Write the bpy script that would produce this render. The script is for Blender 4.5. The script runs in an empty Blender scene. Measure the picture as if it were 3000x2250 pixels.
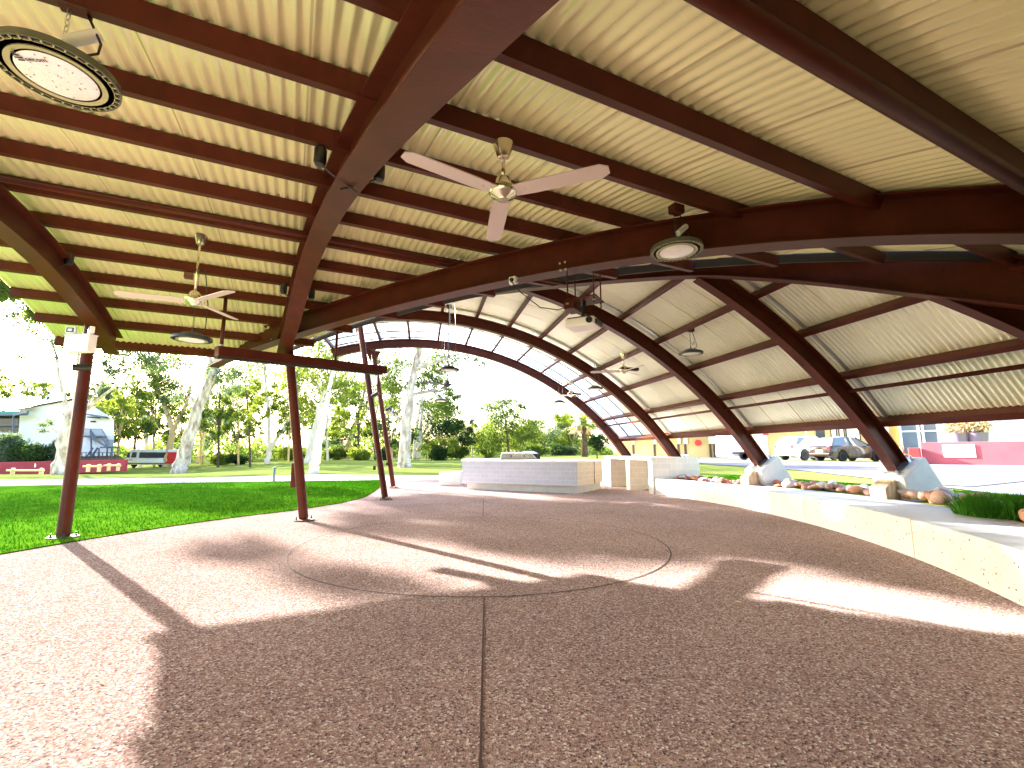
import bpy, math, random
import numpy as np
from mathutils import Vector, Matrix
from math import sin, cos, tan, radians, sqrt, pi, atan2, acos, asin
random.seed(7); rng = np.random.default_rng(7)
S = bpy.context.scene; COL = S.collection

# ------------------------------------------------------------ camera model
F, CX, CY, YH, EYE = 1345.0, 1500.0, 1125.0, 1325.0, 1.15
PITCH = math.atan((YH-CY)/F)
CAM = np.array([0, 0, EYE])
FW = np.array([0, cos(PITCH), sin(PITCH)]); UP = np.array([0, -sin(PITCH), cos(PITCH)]); RT = np.array([1.0, 0, 0])
def ray(x, y): return FW*F + RT*(x-CX) - UP*(y-CY)
def G(x, y, z=0.0):
    d = ray(x, y); return CAM + d*((z-EYE)/d[2])
def PY(x, y, Y):
    d = ray(x, y); return CAM + d*(Y/d[1])
def PL(x, y, P, n):
    d = ray(x, y); return CAM + d*(np.dot(np.array(P)-CAM, n)/np.dot(d, n))
cam = bpy.data.cameras.new('camera'); co = bpy.data.objects.new('camera', cam); COL.objects.link(co)
co.location = (0, 0, EYE); co.rotation_euler = (pi/2+PITCH, 0, 0)
cam.sensor_width = 36; cam.lens = F/3000*36; cam.clip_start = .05; cam.clip_end = 2000
S.camera = co

# ------------------------------------------------------------ light
SUN_AZ = (-.77, .64); SUN_EL = radians(22.5)
w = bpy.data.worlds.new('World'); S.world = w; w.use_nodes = True
nt = w.node_tree; bg = nt.nodes['Background']; sky = nt.nodes.new('ShaderNodeTexSky'); sky.sky_type = 'NISHITA'
sky.sun_disc = False; sky.sun_elevation = SUN_EL; sky.sun_rotation = atan2(SUN_AZ[0], SUN_AZ[1])
sky.air_density = 1.0; sky.dust_density = 2.5; sky.ozone_density = .6
bg.inputs['Strength'].default_value = .10
nt.links.new(sky.outputs['Color'], bg.inputs['Color'])
sl = bpy.data.lights.new('sun', 'SUN'); sl.energy = 5.0; sl.angle = radians(.6); sl.color = (1, .95, .87)
so = bpy.data.objects.new('sun', sl); COL.objects.link(so)
sd = Vector((SUN_AZ[0]*cos(SUN_EL), SUN_AZ[1]*cos(SUN_EL), sin(SUN_EL)))
so.rotation_euler = sd.to_track_quat('Z', 'Y').to_euler(); so.location = (-30, 30, 30)
S.view_settings.view_transform = 'Standard'; S.view_settings.look = 'None'
S.view_settings.exposure = 3.5; S.view_settings.gamma = 1
S.cycles.max_bounces = 10; S.cycles.diffuse_bounces = 6; S.cycles.transparent_max_bounces = 12
S.cycles.use_denoising = True; S.cycles.sample_clamp_indirect = 6

# ------------------------------------------------------------ materials
def mat(name, col, rough=.6, metal=0., noise=0., scale=6., bump=0., bscale=None, col2=None, spec=.5, coat=0., stretch=None, detail=4):
    m = bpy.data.materials.new(name); m.use_nodes = True; n = m.node_tree; N = n.nodes; L = n.links
    b = N['Principled BSDF']; b.inputs['Roughness'].default_value = rough; b.inputs['Metallic'].default_value = metal
    b.inputs['Specular IOR Level'].default_value = spec
    if coat: b.inputs['Coat Weight'].default_value = coat; b.inputs['Coat Roughness'].default_value = .08
    c = (*col, 1); b.inputs['Base Color'].default_value = c; m.diffuse_color = c
    if noise or bump:
        tc = N.new('ShaderNodeTexCoord'); src = tc.outputs['Object']
        if stretch:
            mp = N.new('ShaderNodeMapping'); mp.inputs['Scale'].default_value = stretch; L.new(src, mp.inputs['Vector']); src = mp.outputs['Vector']
    if noise:
        t = N.new('ShaderNodeTexNoise'); t.inputs['Scale'].default_value = scale; t.inputs['Detail'].default_value = detail; t.inputs['Roughness'].default_value = .65
        L.new(src, t.inputs['Vector'])
        r = N.new('ShaderNodeValToRGB'); r.color_ramp.elements[0].position = .32; r.color_ramp.elements[1].position = .68
        a = col2 if col2 else tuple(x*(1-noise) for x in col)
        r.color_ramp.elements[0].color = (*a, 1); r.color_ramp.elements[1].color = c
        L.new(t.outputs['Fac'], r.inputs['Fac']); L.new(r.outputs['Color'], b.inputs['Base Color'])
    if bump:
        t2 = N.new('ShaderNodeTexNoise'); t2.inputs['Scale'].default_value = bscale or scale*4; t2.inputs['Detail'].default_value = 5
        L.new(src, t2.inputs['Vector']); bp = N.new('ShaderNodeBump'); bp.inputs['Strength'].default_value = bump; bp.inputs['Distance'].default_value = .02
        L.new(t2.outputs['Fac'], bp.inputs['Height']); L.new(bp.outputs['Normal'], b.inputs['Normal'])
    return m
M = {}
M['steel'] = mat('brown_painted_steel', (.085, .017, .008), .42, noise=.35, scale=3.5, bump=.05, bscale=40, spec=.16)
M['rust'] = mat('rusty_plate', (.16, .07, .04), .75, noise=.5, scale=14, bump=.3)
M['sheet'] = mat('zinc_roof_sheet', (.95, .92, .52), .28, .35, noise=.12, scale=1.3)
M['sheet2'] = mat('zinc_roof_sheet_cool', (.95, .95, .80), .3, .3, noise=.1, scale=1.3)
M['galv'] = mat('galvanised_metal', (.62, .62, .60), .35, .8, noise=.2, scale=20)
M['chrome'] = mat('brushed_nickel', (.72, .66, .52), .2, .9)
M['blade'] = mat('fan_blade_metal', (.62, .52, .50), .42, .2)
M['black'] = mat('black_plastic', (.012, .012, .013), .4)
M['dark'] = mat('dark_void', (.02, .018, .016), .8)
M['lampgrey'] = mat('lamp_housing', (.11, .12, .08), .45, .3, noise=.2, scale=8)
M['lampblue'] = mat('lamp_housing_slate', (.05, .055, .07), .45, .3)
M['lens'] = mat('lamp_lens', (.86, .84, .86), .25, noise=.14, scale=45, col2=(.8, .76, .74))
M['ring'] = mat('lamp_ring', (.45, .42, .24), .4, .6)
M['conc'] = mat('pale_concrete', (.58, .56, .52), .8, noise=.14, scale=4, bump=.12, bscale=50)
M['conc_top'] = mat('smooth_concrete_top', (.66, .65, .66), .55, noise=.12, scale=3, stretch=(1, 5, 1))
M['stain'] = mat('rust_stained_concrete', (.58, .45, .28), .8, noise=.4, scale=5, col2=(.36, .2, .1), stretch=(4, 4, .6))
M['white'] = mat('white_paint', (.82, .82, .84), .5, noise=.05, scale=2)
M['render_white'] = mat('white_render', (.80, .79, .82), .8, noise=.06, scale=1.5)
M['teal'] = mat('teal_fascia', (.03, .22, .22), .5)
M['bluegrey'] = mat('blue_grey_steel', (.09, .12, .19), .5)
M['glassd'] = mat('dark_window', (.02, .022, .03), .08, spec=.8)
M['redwall'] = mat('maroon_wall', (.36, .035, .06), .75, noise=.25, scale=1.5)
M['pinkwall'] = mat('red_painted_wall', (.46, .09, .11), .75, noise=.25, scale=1.2)
M['timber'] = mat('pale_timber', (.62, .47, .26), .75, noise=.3, scale=8, stretch=(1, 1, 6))
M['yellow'] = mat('cream_yellow_wall', (.62, .45, .22), .8, noise=.08, scale=1)
M['asphalt'] = mat('asphalt', (.19, .19, .23), .85, noise=.25, scale=3, bump=.2, bscale=80)
M['path'] = mat('pale_gravel_path', (.62, .52, .47), .85, noise=.18, scale=2.5, bump=.2, bscale=60)
M['soil'] = mat('garden_soil', (.12, .08, .05), .95, noise=.5, scale=9, bump=.5)
M['dry'] = mat('dry_park_grass', (.25, .26, .075), .9, noise=.4, scale=.8, col2=(.10, .16, .03), bump=.6, bscale=20, detail=8, spec=.05)
M['lawn'] = mat('green_lawn', (.11, .25, .012), .9, noise=.5, scale=2.2, col2=(.04, .15, .008), bump=.8, bscale=45, detail=9, spec=.03)
M['blade_grass'] = mat('grass_blades', (.13, .30, .014), .9, noise=.6, scale=3, col2=(.045, .17, .008), spec=.02)
M['iron'] = mat('black_iron', (.02, .02, .022), .5)
M['stainless'] = mat('stainless_steel', (.66, .67, .70), .22, .9, noise=.08, scale=5)
M['redpaint'] = mat('red_paint', (.62, .03, .03), .4)
M['carwhite'] = mat('white_car_paint', (.80, .81, .84), .22, coat=1)
M['carblack'] = mat('dark_car_paint', (.018, .010, .006), .2, coat=.5)
M['rubber'] = mat('tyre_rubber', (.018, .018, .018), .85)
M['alloy'] = mat('alloy_rim', (.62, .62, .63), .3, .7)
M['carglass'] = mat('car_glass', (.10, .13, .18), .05, spec=.9)
M['redlamp'] = mat('red_tail_lamp', (.5, .02, .03), .2)
M['orange'] = mat('orange_plastic', (.75, .16, .04), .45)
M['hedge'] = mat('bright_leaf', (.06, .22, .02), .55, noise=.5, scale=5)
M['bark'] = mat('white_gum_bark', (.76, .69, .63), .8, noise=.5, scale=2.2, col2=(.60, .50, .45), bump=.25, bscale=12, stretch=(1, 1, .35))
M['barkp'] = mat('patchy_gum_bark', (.74, .68, .66), .85, noise=.8, scale=3.2, col2=(.24, .15, .12), bump=.4, bscale=14, stretch=(1, 1, .3))
M['barky'] = mat('golden_gum_bark', (.66, .50, .28), .8, noise=.4, scale=2, col2=(.5, .36, .2), stretch=(1, 1, .3))
M['barkd'] = mat('dark_bark', (.16, .11, .08), .9, noise=.5, scale=4, stretch=(1, 1, .3))
def leafmat(name, a, b):
    m = mat(name, a, .7, noise=1, scale=.9, col2=b, detail=6, spec=.15)
    n = m.node_tree; N = n.nodes; L = n.links; p = N['Principled BSDF']; o = N['Material Output']
    tr = N.new('ShaderNodeBsdfTranslucent'); mx = N.new('ShaderNodeMixShader'); mx.inputs[0].default_value = .36
    src = p.inputs['Base Color'].links[0].from_socket
    g = N.new('ShaderNodeMixRGB'); g.blend_type = 'MULTIPLY'; g.inputs[0].default_value = 1; g.inputs[2].default_value = (1.5, 1.45, .7, 1)
    L.new(src, g.inputs[1]); L.new(g.outputs[0], tr.inputs['Color'])
    L.new(p.outputs[0], mx.inputs[1]); L.new(tr.outputs[0], mx.inputs[2]); L.new(mx.outputs[0], o.inputs['Surface'])
    return m
M['leaf'] = leafmat('gum_leaf', (.14, .19, .05), (.055, .095, .028))
M['leafb'] = leafmat('blue_grey_leaf', (.13, .18, .12), (.05, .09, .065))
M['leafy'] = leafmat('lime_leaf', (.22, .27, .05), (.10, .15, .03))
M['leafd'] = leafmat('dark_leaf', (.055, .095, .035), (.02, .045, .018))
# exposed aggregate floor with saw-cut joints (ring and line)
def floor_mat():
    m = mat('exposed_aggregate', (.3, .2, .16), .72, spec=.35); n = m.node_tree; N = n.nodes; L = n.links; b = N['Principled BSDF']
    tc = N.new('ShaderNodeTexCoord'); src = tc.outputs['Object']
    v = N.new('ShaderNodeTexVoronoi'); v.inputs['Scale'].default_value = 105; L.new(src, v.inputs['Vector'])
    sp = N.new('ShaderNodeSeparateColor'); L.new(v.outputs['Color'], sp.inputs[0])
    r = N.new('ShaderNodeValToRGB'); e = r.color_ramp.elements
    e[0].position = 0; e[0].color = (.10, .07, .075, 1); e[1].position = .22; e[1].color = (.28, .185, .165, 1)
    for p, c in ((.6, (.38, .26, .235, 1)), (.85, (.46, .35, .31, 1)), (.97, (.66, .60, .56, 1))):
        k = e.new(p); k.color = c
    L.new(sp.outputs[0], r.inputs['Fac'])
    t = N.new('ShaderNodeTexNoise'); t.inputs['Scale'].default_value = .7; t.inputs['Detail'].default_value = 6; L.new(src, t.inputs['Vector'])
    mr = N.new('ShaderNodeMapRange'); mr.inputs[1].default_value = .3; mr.inputs[2].default_value = .7; mr.inputs[3].default_value = .86; mr.inputs[4].default_value = 1.1
    L.new(t.outputs['Fac'], mr.inputs[0])
    mu = N.new('ShaderNodeMixRGB'); mu.blend_type = 'MULTIPLY'; mu.inputs[0].default_value = 1; L.new(r.outputs['Color'], mu.inputs[1]); L.new(mr.outputs[0], mu.inputs[2])
    L.new(mu.outputs[0], b.inputs['Base Color'])
    bp = N.new('ShaderNodeBump'); bp.inputs['Strength'].default_value = .55; bp.inputs['Distance'].default_value = .006
    L.new(v.outputs['Distance'], bp.inputs['Height']); L.new(bp.outputs['Normal'], b.inputs['Normal'])
    return m
M['floor'] = floor_mat()
M['joint'] = mat('saw_cut_joint', (.045, .016, .014), .9)
def skylight_mat():
    m = mat('polycarbonate', (.75, .82, .92), .35); n = m.node_tree; N = n.nodes; L = n.links; p = N['Principled BSDF']; o = N['Material Output']
    tr = N.new('ShaderNodeBsdfTranslucent'); tr.inputs['Color'].default_value = (.72, .82, .95, 1)
    tp = N.new('ShaderNodeBsdfTransparent'); tp.inputs['Color'].default_value = (.8, .88, .97, 1)
    a = N.new('ShaderNodeMixShader'); a.inputs[0].default_value = .55; L.new(tr.outputs[0], a.inputs[1]); L.new(tp.outputs[0], a.inputs[2])
    c = N.new('ShaderNodeMixShader'); c.inputs[0].default_value = .82; L.new(p.outputs[0], c.inputs[1]); L.new(a.outputs[0], c.inputs[2]); L.new(c.outputs[0], o.inputs['Surface'])
    return m
M['poly'] = skylight_mat()

def matte(m):
    n = m.node_tree; N = n.nodes; L = n.links; p = N['Principled BSDF']; d = N.new('ShaderNodeBsdfDiffuse'); d.inputs['Roughness'].default_value = .6
    if p.inputs['Base Color'].links: L.new(p.inputs['Base Color'].links[0].from_socket, d.inputs['Color'])
    else: d.inputs['Color'].default_value = p.inputs['Base Color'].default_value
    if p.inputs['Normal'].links: L.new(p.inputs['Normal'].links[0].from_socket, d.inputs['Normal'])
    for l in list(p.outputs[0].links): L.new(d.outputs[0], l.to_socket)
for k in ('dry', 'lawn', 'blade_grass', 'hedge', 'leaf', 'leafb', 'leafy', 'leafd', 'floor', 'path', 'asphalt', 'soil', 'bark', 'barkp', 'barky', 'barkd'): matte(M[k])
def seams(m, axis, period=.696, streak=(1, 1, 1)):
    n = m.node_tree; N = n.nodes; L = n.links; p = N['Principled BSDF']; src = p.inputs['Base Color'].links[0].from_socket
    tc = N.new('ShaderNodeTexCoord'); vm = N.new('ShaderNodeVectorMath'); vm.operation = 'DOT_PRODUCT'; vm.inputs[1].default_value = axis; L.new(tc.outputs['Object'], vm.inputs[0])
    dv = N.new('ShaderNodeMath'); dv.operation = 'DIVIDE'; dv.inputs[1].default_value = period; L.new(vm.outputs['Value'], dv.inputs[0])
    fr_ = N.new('ShaderNodeMath'); fr_.operation = 'FRACT'; L.new(dv.outputs[0], fr_.inputs[0])
    lt = N.new('ShaderNodeMath'); lt.operation = 'LESS_THAN'; lt.inputs[1].default_value = .016; L.new(fr_.outputs[0], lt.inputs[0])
    fl_ = N.new('ShaderNodeMath'); fl_.operation = 'FLOOR'; L.new(dv.outputs[0], fl_.inputs[0])
    wn = N.new('ShaderNodeTexWhiteNoise'); wn.noise_dimensions = '1D'; L.new(fl_.outputs[0], wn.inputs['W'])
    mr = N.new('ShaderNodeMapRange'); mr.inputs[3].default_value = .90; mr.inputs[4].default_value = 1.04; L.new(wn.outputs['Value'], mr.inputs[0])
    m1 = N.new('ShaderNodeMixRGB'); m1.blend_type = 'MULTIPLY'; m1.inputs[0].default_value = 1; L.new(src, m1.inputs[1]); L.new(mr.outputs[0], m1.inputs[2])
    m2 = N.new('ShaderNodeMixRGB'); m2.inputs[2].default_value = (.55, .47, .26, 1); L.new(lt.outputs[0], m2.inputs[0]); L.new(m1.outputs[0], m2.inputs[1]); L.new(m2.outputs[0], p.inputs['Base Color'])
seams(M['sheet'], (cos(radians(25.8)), sin(radians(25.8)), 0), .88); seams(M['sheet2'], (-sin(radians(11)), cos(radians(11)), 0), .78)

# ------------------------------------------------------------ mesh helpers
def V3(p): return np.array([float(p[0]), float(p[1]), float(p[2])])
class MB:
    def __init__(s): s.v = []; s.f = []
    def add(s, vs, fs):
        o = len(s.v); s.v += [tuple(map(float, p)) for p in vs]; s.f += [tuple(i+o for i in f) for f in fs]; return s
    def hexa(s, b, t):  # 4 bottom, 4 top (ccw seen from above)
        return s.add(list(b)+list(t), [(3, 2, 1, 0), (4, 5, 6, 7), (0, 1, 5, 4), (1, 2, 6, 5), (2, 3, 7, 6), (3, 0, 4, 7)])
    def box(s, c, d, rz=0., ax=None):
        c = V3(c); x, y, z = [q/2 for q in d]
        if ax is None: ax = [np.array([cos(rz), sin(rz), 0]), np.array([-sin(rz), cos(rz), 0]), np.array([0, 0, 1.])]
        q = [(-x, -y), (x, -y), (x, y), (-x, y)]
        return s.hexa([c+ax[0]*a+ax[1]*b-ax[2]*z for a, b in q], [c+ax[0]*a+ax[1]*b+ax[2]*z for a, b in q])
    def bar(s, p, q, wd, h, up=(0, 0, 1)):
        p, q, up = V3(p), V3(q), V3(up); d = q-p; d /= np.linalg.norm(d); sd = np.cross(d, up); sd /= np.linalg.norm(sd); u = np.cross(sd, d)
        return s.box((p+q)/2, (np.linalg.norm(q-p), wd, h), ax=[d, -sd, u])
    def tube(s, pts, rad, n=8, cap=True):
        pts = [V3(p) for p in pts]; k = len(pts)
        if not hasattr(rad, '__len__'): rad = [rad]*k
        vs = []; ref = None
        for i in range(k):
            d = pts[min(i+1, k-1)]-pts[max(i-1, 0)]; d /= (np.linalg.norm(d)+1e-9)
            if ref is None: ref = np.array([1., 0, 0]) if abs(d[0]) < .9 else np.array([0, 1., 0])
            a = ref-d*np.dot(ref, d); a /= np.linalg.norm(a); b = np.cross(d, a); ref = a
            for j in range(n):
                t = 2*pi*j/n; vs.append(pts[i]+(a*cos(t)+b*sin(t))*rad[i])
        fs = [(i*n+j, i*n+(j+1) % n, (i+1)*n+(j+1) % n, (i+1)*n+j) for i in range(k-1) for j in range(n)]
        if cap: fs += [tuple(range(n-1, -1, -1)), tuple((k-1)*n+j for j in range(n))]
        return s.add(vs, fs)
    def lathe(s, prof, c=(0, 0, 0), n=24, axis=None):
        c = V3(c); vs = []
        if axis is None: A = [np.array([1., 0, 0]), np.array([0, 1., 0]), np.array([0, 0, 1.])]
        else:
            z = V3(axis)/np.linalg.norm(axis); x = np.cross(z, [0.3, .2, 1.]) ; x /= np.linalg.norm(x); A = [x, np.cross(z, x), z]
        for r, z in prof:
            for j in range(n):
                t = 2*pi*j/n; vs.append(c+A[0]*r*cos(t)+A[1]*r*sin(t)+A[2]*z)
        fs = [(i*n+j, i*n+(j+1) % n, (i+1)*n+(j+1) % n, (i+1)*n+j) for i in range(len(prof)-1) for j in range(n)]
        if prof[0][0] > 1e-4: fs.append(tuple(range(n-1, -1, -1)))
        if prof[-1][0] > 1e-4: fs.append(tuple((len(prof)-1)*n+j for j in range(n)))
        return s.add(vs, fs)
    def prism(s, poly, e0, e1):  # polygon of 3D points extruded from +e0 to +e1 (vectors)
        n = len(poly); e0, e1 = V3(e0), V3(e1)
        vs = [V3(p)+e0 for p in poly]+[V3(p)+e1 for p in poly]
        return s.add(vs, [tuple(range(n-1, -1, -1)), tuple(range(n, 2*n))]+[(i, (i+1) % n, n+(i+1) % n, n+i) for i in range(n)])
    def grid(s, P):  # P: rows x cols x 3
        r, c = len(P), len(P[0])
        return s.add([p for row in P for p in row], [(i*c+j, i*c+j+1, (i+1)*c+j+1, (i+1)*c+j) for i in range(r-1) for j in range(c-1)])
    def build(s, name, m, parent=None, smooth=False, bevel=0., fixn=True):
        me = bpy.data.meshes.new(name); off = Vector((0, 0, 0))
        if parent is not None:
            q = parent
            while q is not None: off += q.location; q = q.parent
        vs = s.v if off.length == 0 else [(a-off.x, b-off.y, c-off.z) for a, b, c in s.v]
        me.from_pydata(vs, [], s.f); me.materials.append(M[m] if isinstance(m, str) else m)
        if fixn:
            import bmesh
            bm = bmesh.new(); bm.from_mesh(me); bmesh.ops.recalc_face_normals(bm, faces=bm.faces); bm.to_mesh(me); bm.free()
        if smooth:
            for p in me.polygons: p.use_smooth = True
            if smooth == 'auto':
                try: me.set_sharp_from_angle(angle=radians(40))
                except Exception: pass
        o = bpy.data.objects.new(name, me); COL.objects.link(o); o.parent = parent
        if bevel:
            b = o.modifiers.new('bevel', 'BEVEL'); b.width = bevel; b.segments = 2; b.limit_method = 'ANGLE'
        return o
def tag(o, label=None, cat=None, group=None, kind=None):
    if label: o['label'] = label
    if cat: o['category'] = cat
    if group: o['group'] = group
    if kind: o['kind'] = kind
    return o
def thing(name, label, cat, loc=(0, 0, 0), group=None):
    o = bpy.data.objects.new(name, None); COL.objects.link(o); o.location = [float(q) for q in loc]; o.empty_display_size = .2
    return tag(o, label, cat, group)
def copy_tree(o, parent=None):
    c = o.copy(); COL.objects.link(c); c.parent = parent
    for ch in list(o.children): copy_tree(ch, c)
    return c
def text_mesh(txt, size, name, m, parent, loc, rot, ext=.001):
    cu = bpy.data.curves.new(name, 'FONT'); cu.body = txt; cu.size = size; cu.extrude = ext; cu.align_x = 'CENTER'; cu.align_y = 'CENTER'
    t = bpy.data.objects.new(name, cu); COL.objects.link(t)
    bpy.context.view_layer.update(); dg = bpy.context.evaluated_depsgraph_get()
    me = bpy.data.meshes.new_from_object(t.evaluated_get(dg)); bpy.data.objects.remove(t); me.materials.clear(); me.materials.append(M[m])
    o = bpy.data.objects.new(name, me); COL.objects.link(o); o.parent = parent; o.location = loc; o.rotation_euler = rot
    return o

# ------------------------------------------------------------ terrain
def sst(a, b, x): t = min(1, max(0, (x-a)/(b-a))); return t*t*(3-2*t)
BF = [G(*p)[:2] for p in ((1907, 1443), (1989, 1458), (2089, 1480), (2278, 1515), (2400, 1538), (2646, 1607), (2800, 1677), (2959, 1771))]
def fit_circle(P):
    P = np.array(P); A = np.c_[2*P, np.ones(len(P))]; s = np.linalg.lstsq(A, (P**2).sum(1), rcond=None)[0]; return s[:2], sqrt(s[2]+s[0]**2+s[1]**2)
CF, RF_ = fit_circle(BF)
HB = .415
CB_, RBK = fit_circle([G(x, y, HB)[:2] for x, y in ((3000, 1529), (2850, 1500), (2700, 1473), (2500, 1449), (2350, 1434), (2240, 1425))])
def arc_y(c, r, y0, y1, n): 
    a0, a1 = asin((y0-c[1])/r), asin((y1-c[1])/r); return np.array([(c[0]+r*cos(a), c[1]+r*sin(a)) for a in np.linspace(a0, a1, n)])
Fr = arc_y(CF, RF_, 1.5, 13.3, 72)
BX = [p[0] for p in Fr]; BYs = [p[1] for p in Fr]
def bench_x(y): return float(np.interp(y, BYs, BX)) if y > BYs[0] else BX[0]-(BYs[0]-y)*.9
def tz(x, y):
    r = x/max(y, 1)
    fall = -1.25*sst(16, 60, y)*sst(.42, .75, -r)
    rise = 0
    if y < 13.6: rise = sst(.62, 1.15, x-bench_x(y))
    else: rise = sst(4.2-(y-13.6)*.25, 6.5-(y-13.6)*.1, x)
    return fall+rise*(.40+.20*sst(6, 26, sqrt(x*x+y*y)-4))
def GT(x, y, n=12):
    z = 0
    for _ in range(n):
        p = G(x, y, z); z = .5*z+.5*tz(p[0], p[1])
    return G(x, y, z)
def sheet(A, B, m, name, off=.004, n=40, k=6):
    def res(P):
        P = np.array([p[:2] for p in P]); d = np.r_[0, np.cumsum(np.hypot(*np.diff(P, axis=0).T))]; t = np.linspace(0, d[-1], n)
        return np.c_[np.interp(t, d, P[:, 0]), np.interp(t, d, P[:, 1])]
    a, b = res(A), res(B); rows = []
    for j in range(k+1):
        q = a+(b-a)*j/k; rows.append([(x, y, tz(x, y)+off) for x, y in q])
    return tag(MB().grid(rows).build(name, m, smooth=True), kind='structure')
xs = np.r_[np.linspace(-300, -40, 14)[:-1], np.linspace(-40, 40, 121), np.linspace(40, 300, 14)[1:]]
ys = np.r_[np.linspace(-60, -4, 8)[:-1], np.linspace(-4, 50, 109), np.linspace(50, 500, 26)[1:]]
mb = MB(); mb.grid([[(x, y, tz(x, y)-.012) for x in xs] for y in ys]); tag(mb.build('ground', 'dry', smooth=True), kind='structure')
# ------------------------------------------------------------ floor, lawn, path, road
edge_px = [(100, 1608), (290, 1575), (518, 1540), (697, 1515), (860, 1496), (990, 1476), (1066, 1458.5), (1098, 1439.5), (1122, 1420), (1126, 1410)]
LE = [G(*p) for p in edge_px]
d0 = LE[0]-LE[1]; d0 /= np.linalg.norm(d0); LE = [LE[0]+d0*12, LE[0]+d0*4]+LE
left = [(-9, -8), (-9, -2), (-8.2, 1.5)]+[tuple(p[:2]) for p in LE[2:]]+[tuple(G(1128, 1401)[:2])]
right = [(9.5, -8), (7.5, -3), (bench_x(1.0)+.3, 1.0)]+[(BX[i]+.22, BYs[i]) for i in range(0, len(BX), 4)]+[(4.3, 14.2), tuple(G(1900, 1400)[:2])]
fl = MB(); nn = 60
def resample(P, n):
    P = np.array([p[:2] for p in P], float); d = np.r_[0, np.cumsum(np.hypot(*np.diff(P, axis=0).T))]; t = np.linspace(0, d[-1], n)
    return np.c_[np.interp(t, d, P[:, 0]), np.interp(t, d, P[:, 1])]
ya = np.r_[np.linspace(-8, 19.4, nn)]
Lp, Rp = np.array(left), np.array(right)
rows = []
for y in ya:
    xl = np.interp(y, Lp[:, 1], Lp[:, 0]) if y <= Lp[-1, 1] else Lp[-1, 0]; xr = np.interp(y, Rp[:, 1], Rp[:, 0])
    rows.append([(xl+(xr-xl)*t, y, 0.0) for t in np.linspace(0, 1, 12)])
tag(fl.grid(rows).build('floor', 'floor'), kind='structure')
# saw-cut ring and joint lines (thin dark strips just proud of the slab)
jb = MB(); cx, cy, cr = -.371, 6.194, 2.304
ring = [[(cx+(cr+o)*cos(t), cy+(cr+o)*sin(t), .004) for t in np.linspace(0, 2*pi, 145)] for o in (-.008, .008)]
jb.grid(ring)
def jline(a, b, w=.0055):
    a, b = np.array(a[:2]), np.array(b[:2]); d = (b-a)/np.linalg.norm(b-a); n = np.array([-d[1], d[0]])*w
    jb.add([(*(a-n), .004), (*(b-n), .004), (*(b+n), .004), (*(a+n), .004)], [(0, 1, 2, 3)])
jline(G(1419, 2240)-np.array([-.05, 1.2, 0]), G(1418, 1752)); jline(G(1415, 1515), G(1416, 1462))
tag(jb.build('floor_joint', 'joint'), kind='structure')

PN = [G(-900, 1455), G(-300, 1432), G(100, 1423), G(317, 1419.5), G(534, 1414.5), G(850, 1410.5), G(1124, 1408.8)]
PF = [G(-900, 1412), G(-300, 1406), G(100, 1401.5), G(480, 1396.5), G(914, 1391), G(1300, 1392.5), G(1700, 1390)]
sheet(LE, PN, 'lawn', 'lawn', .012, 60, 14)
sheet(PN+[G(1700, 1404)], PF, 'path', 'path', .008, 50, 4)
# grass blades on the lawn
Lr = resample(LE, 60); Pr = resample(PN, 60)
nb = 70000; gi = rng.random(nb)*58.99; gt = rng.random(nb)**1.25; i0 = gi.astype(int); fr = (gi-i0)[:, None]
ga = Lr[i0]*(1-fr)+Lr[i0+1]*fr; gb = Pr[i0]*(1-fr)+Pr[i0+1]*fr; gp = ga+(gb-ga)*gt[:, None]
ok = (gp[:, 0] > -14) & (gp[:, 1] > 2); gp = gp[ok]; nb = len(gp)
def blades(gp, zf, h0, h1, wd, name, m):
    nb = len(gp); th = rng.random(nb)*2*pi; h = h0+(h1-h0)*rng.random(nb); ln = rng.normal(0, .35, (nb, 2))*h[:, None]
    zz = np.array([zf(x, y) for x, y in gp]); ww = np.c_[np.cos(th), np.sin(th)]*wd
    v = np.zeros((nb, 3, 3)); v[:, 0, :2] = gp-ww; v[:, 1, :2] = gp+ww; v[:, 2, :2] = gp+ln; v[:, 0, 2] = zz; v[:, 1, 2] = zz; v[:, 2, 2] = zz+h
    me = bpy.data.meshes.new(name); me.from_pydata(v.reshape(-1, 3).tolist(), [], np.arange(nb*3).reshape(-1, 3).tolist()); me.materials.append(M[m])
    o = bpy.data.objects.new(name, me); COL.objects.link(o); return tag(o, kind='stuff')
o = blades(gp, lambda x, y: tz(x, y)+.01, .025, .06, .006, 'grass_blades', 'blade_grass'); tag(o, 'short green blades of the lawn beside the paved floor', 'grass')
# right-hand terrace: road
def GR(px, y, zo=0): return GT(px, y)
def terr(x, y): return (x, y, tz(x, y))
RN = [terr(7.9, -2), terr(8.0, 4), terr(8.6, 8), terr(9.6, 12), terr(10.4, 17), terr(9.5, 24), terr(8.5, 30)]
RF = [terr(30, -4), terr(26, 10), terr(24, 17), terr(21, 24), terr(18.5, 30), terr(14, 36), terr(9, 38)]
sheet(RN, RF, 'asphalt', 'road', .012, 40, 12)

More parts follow.
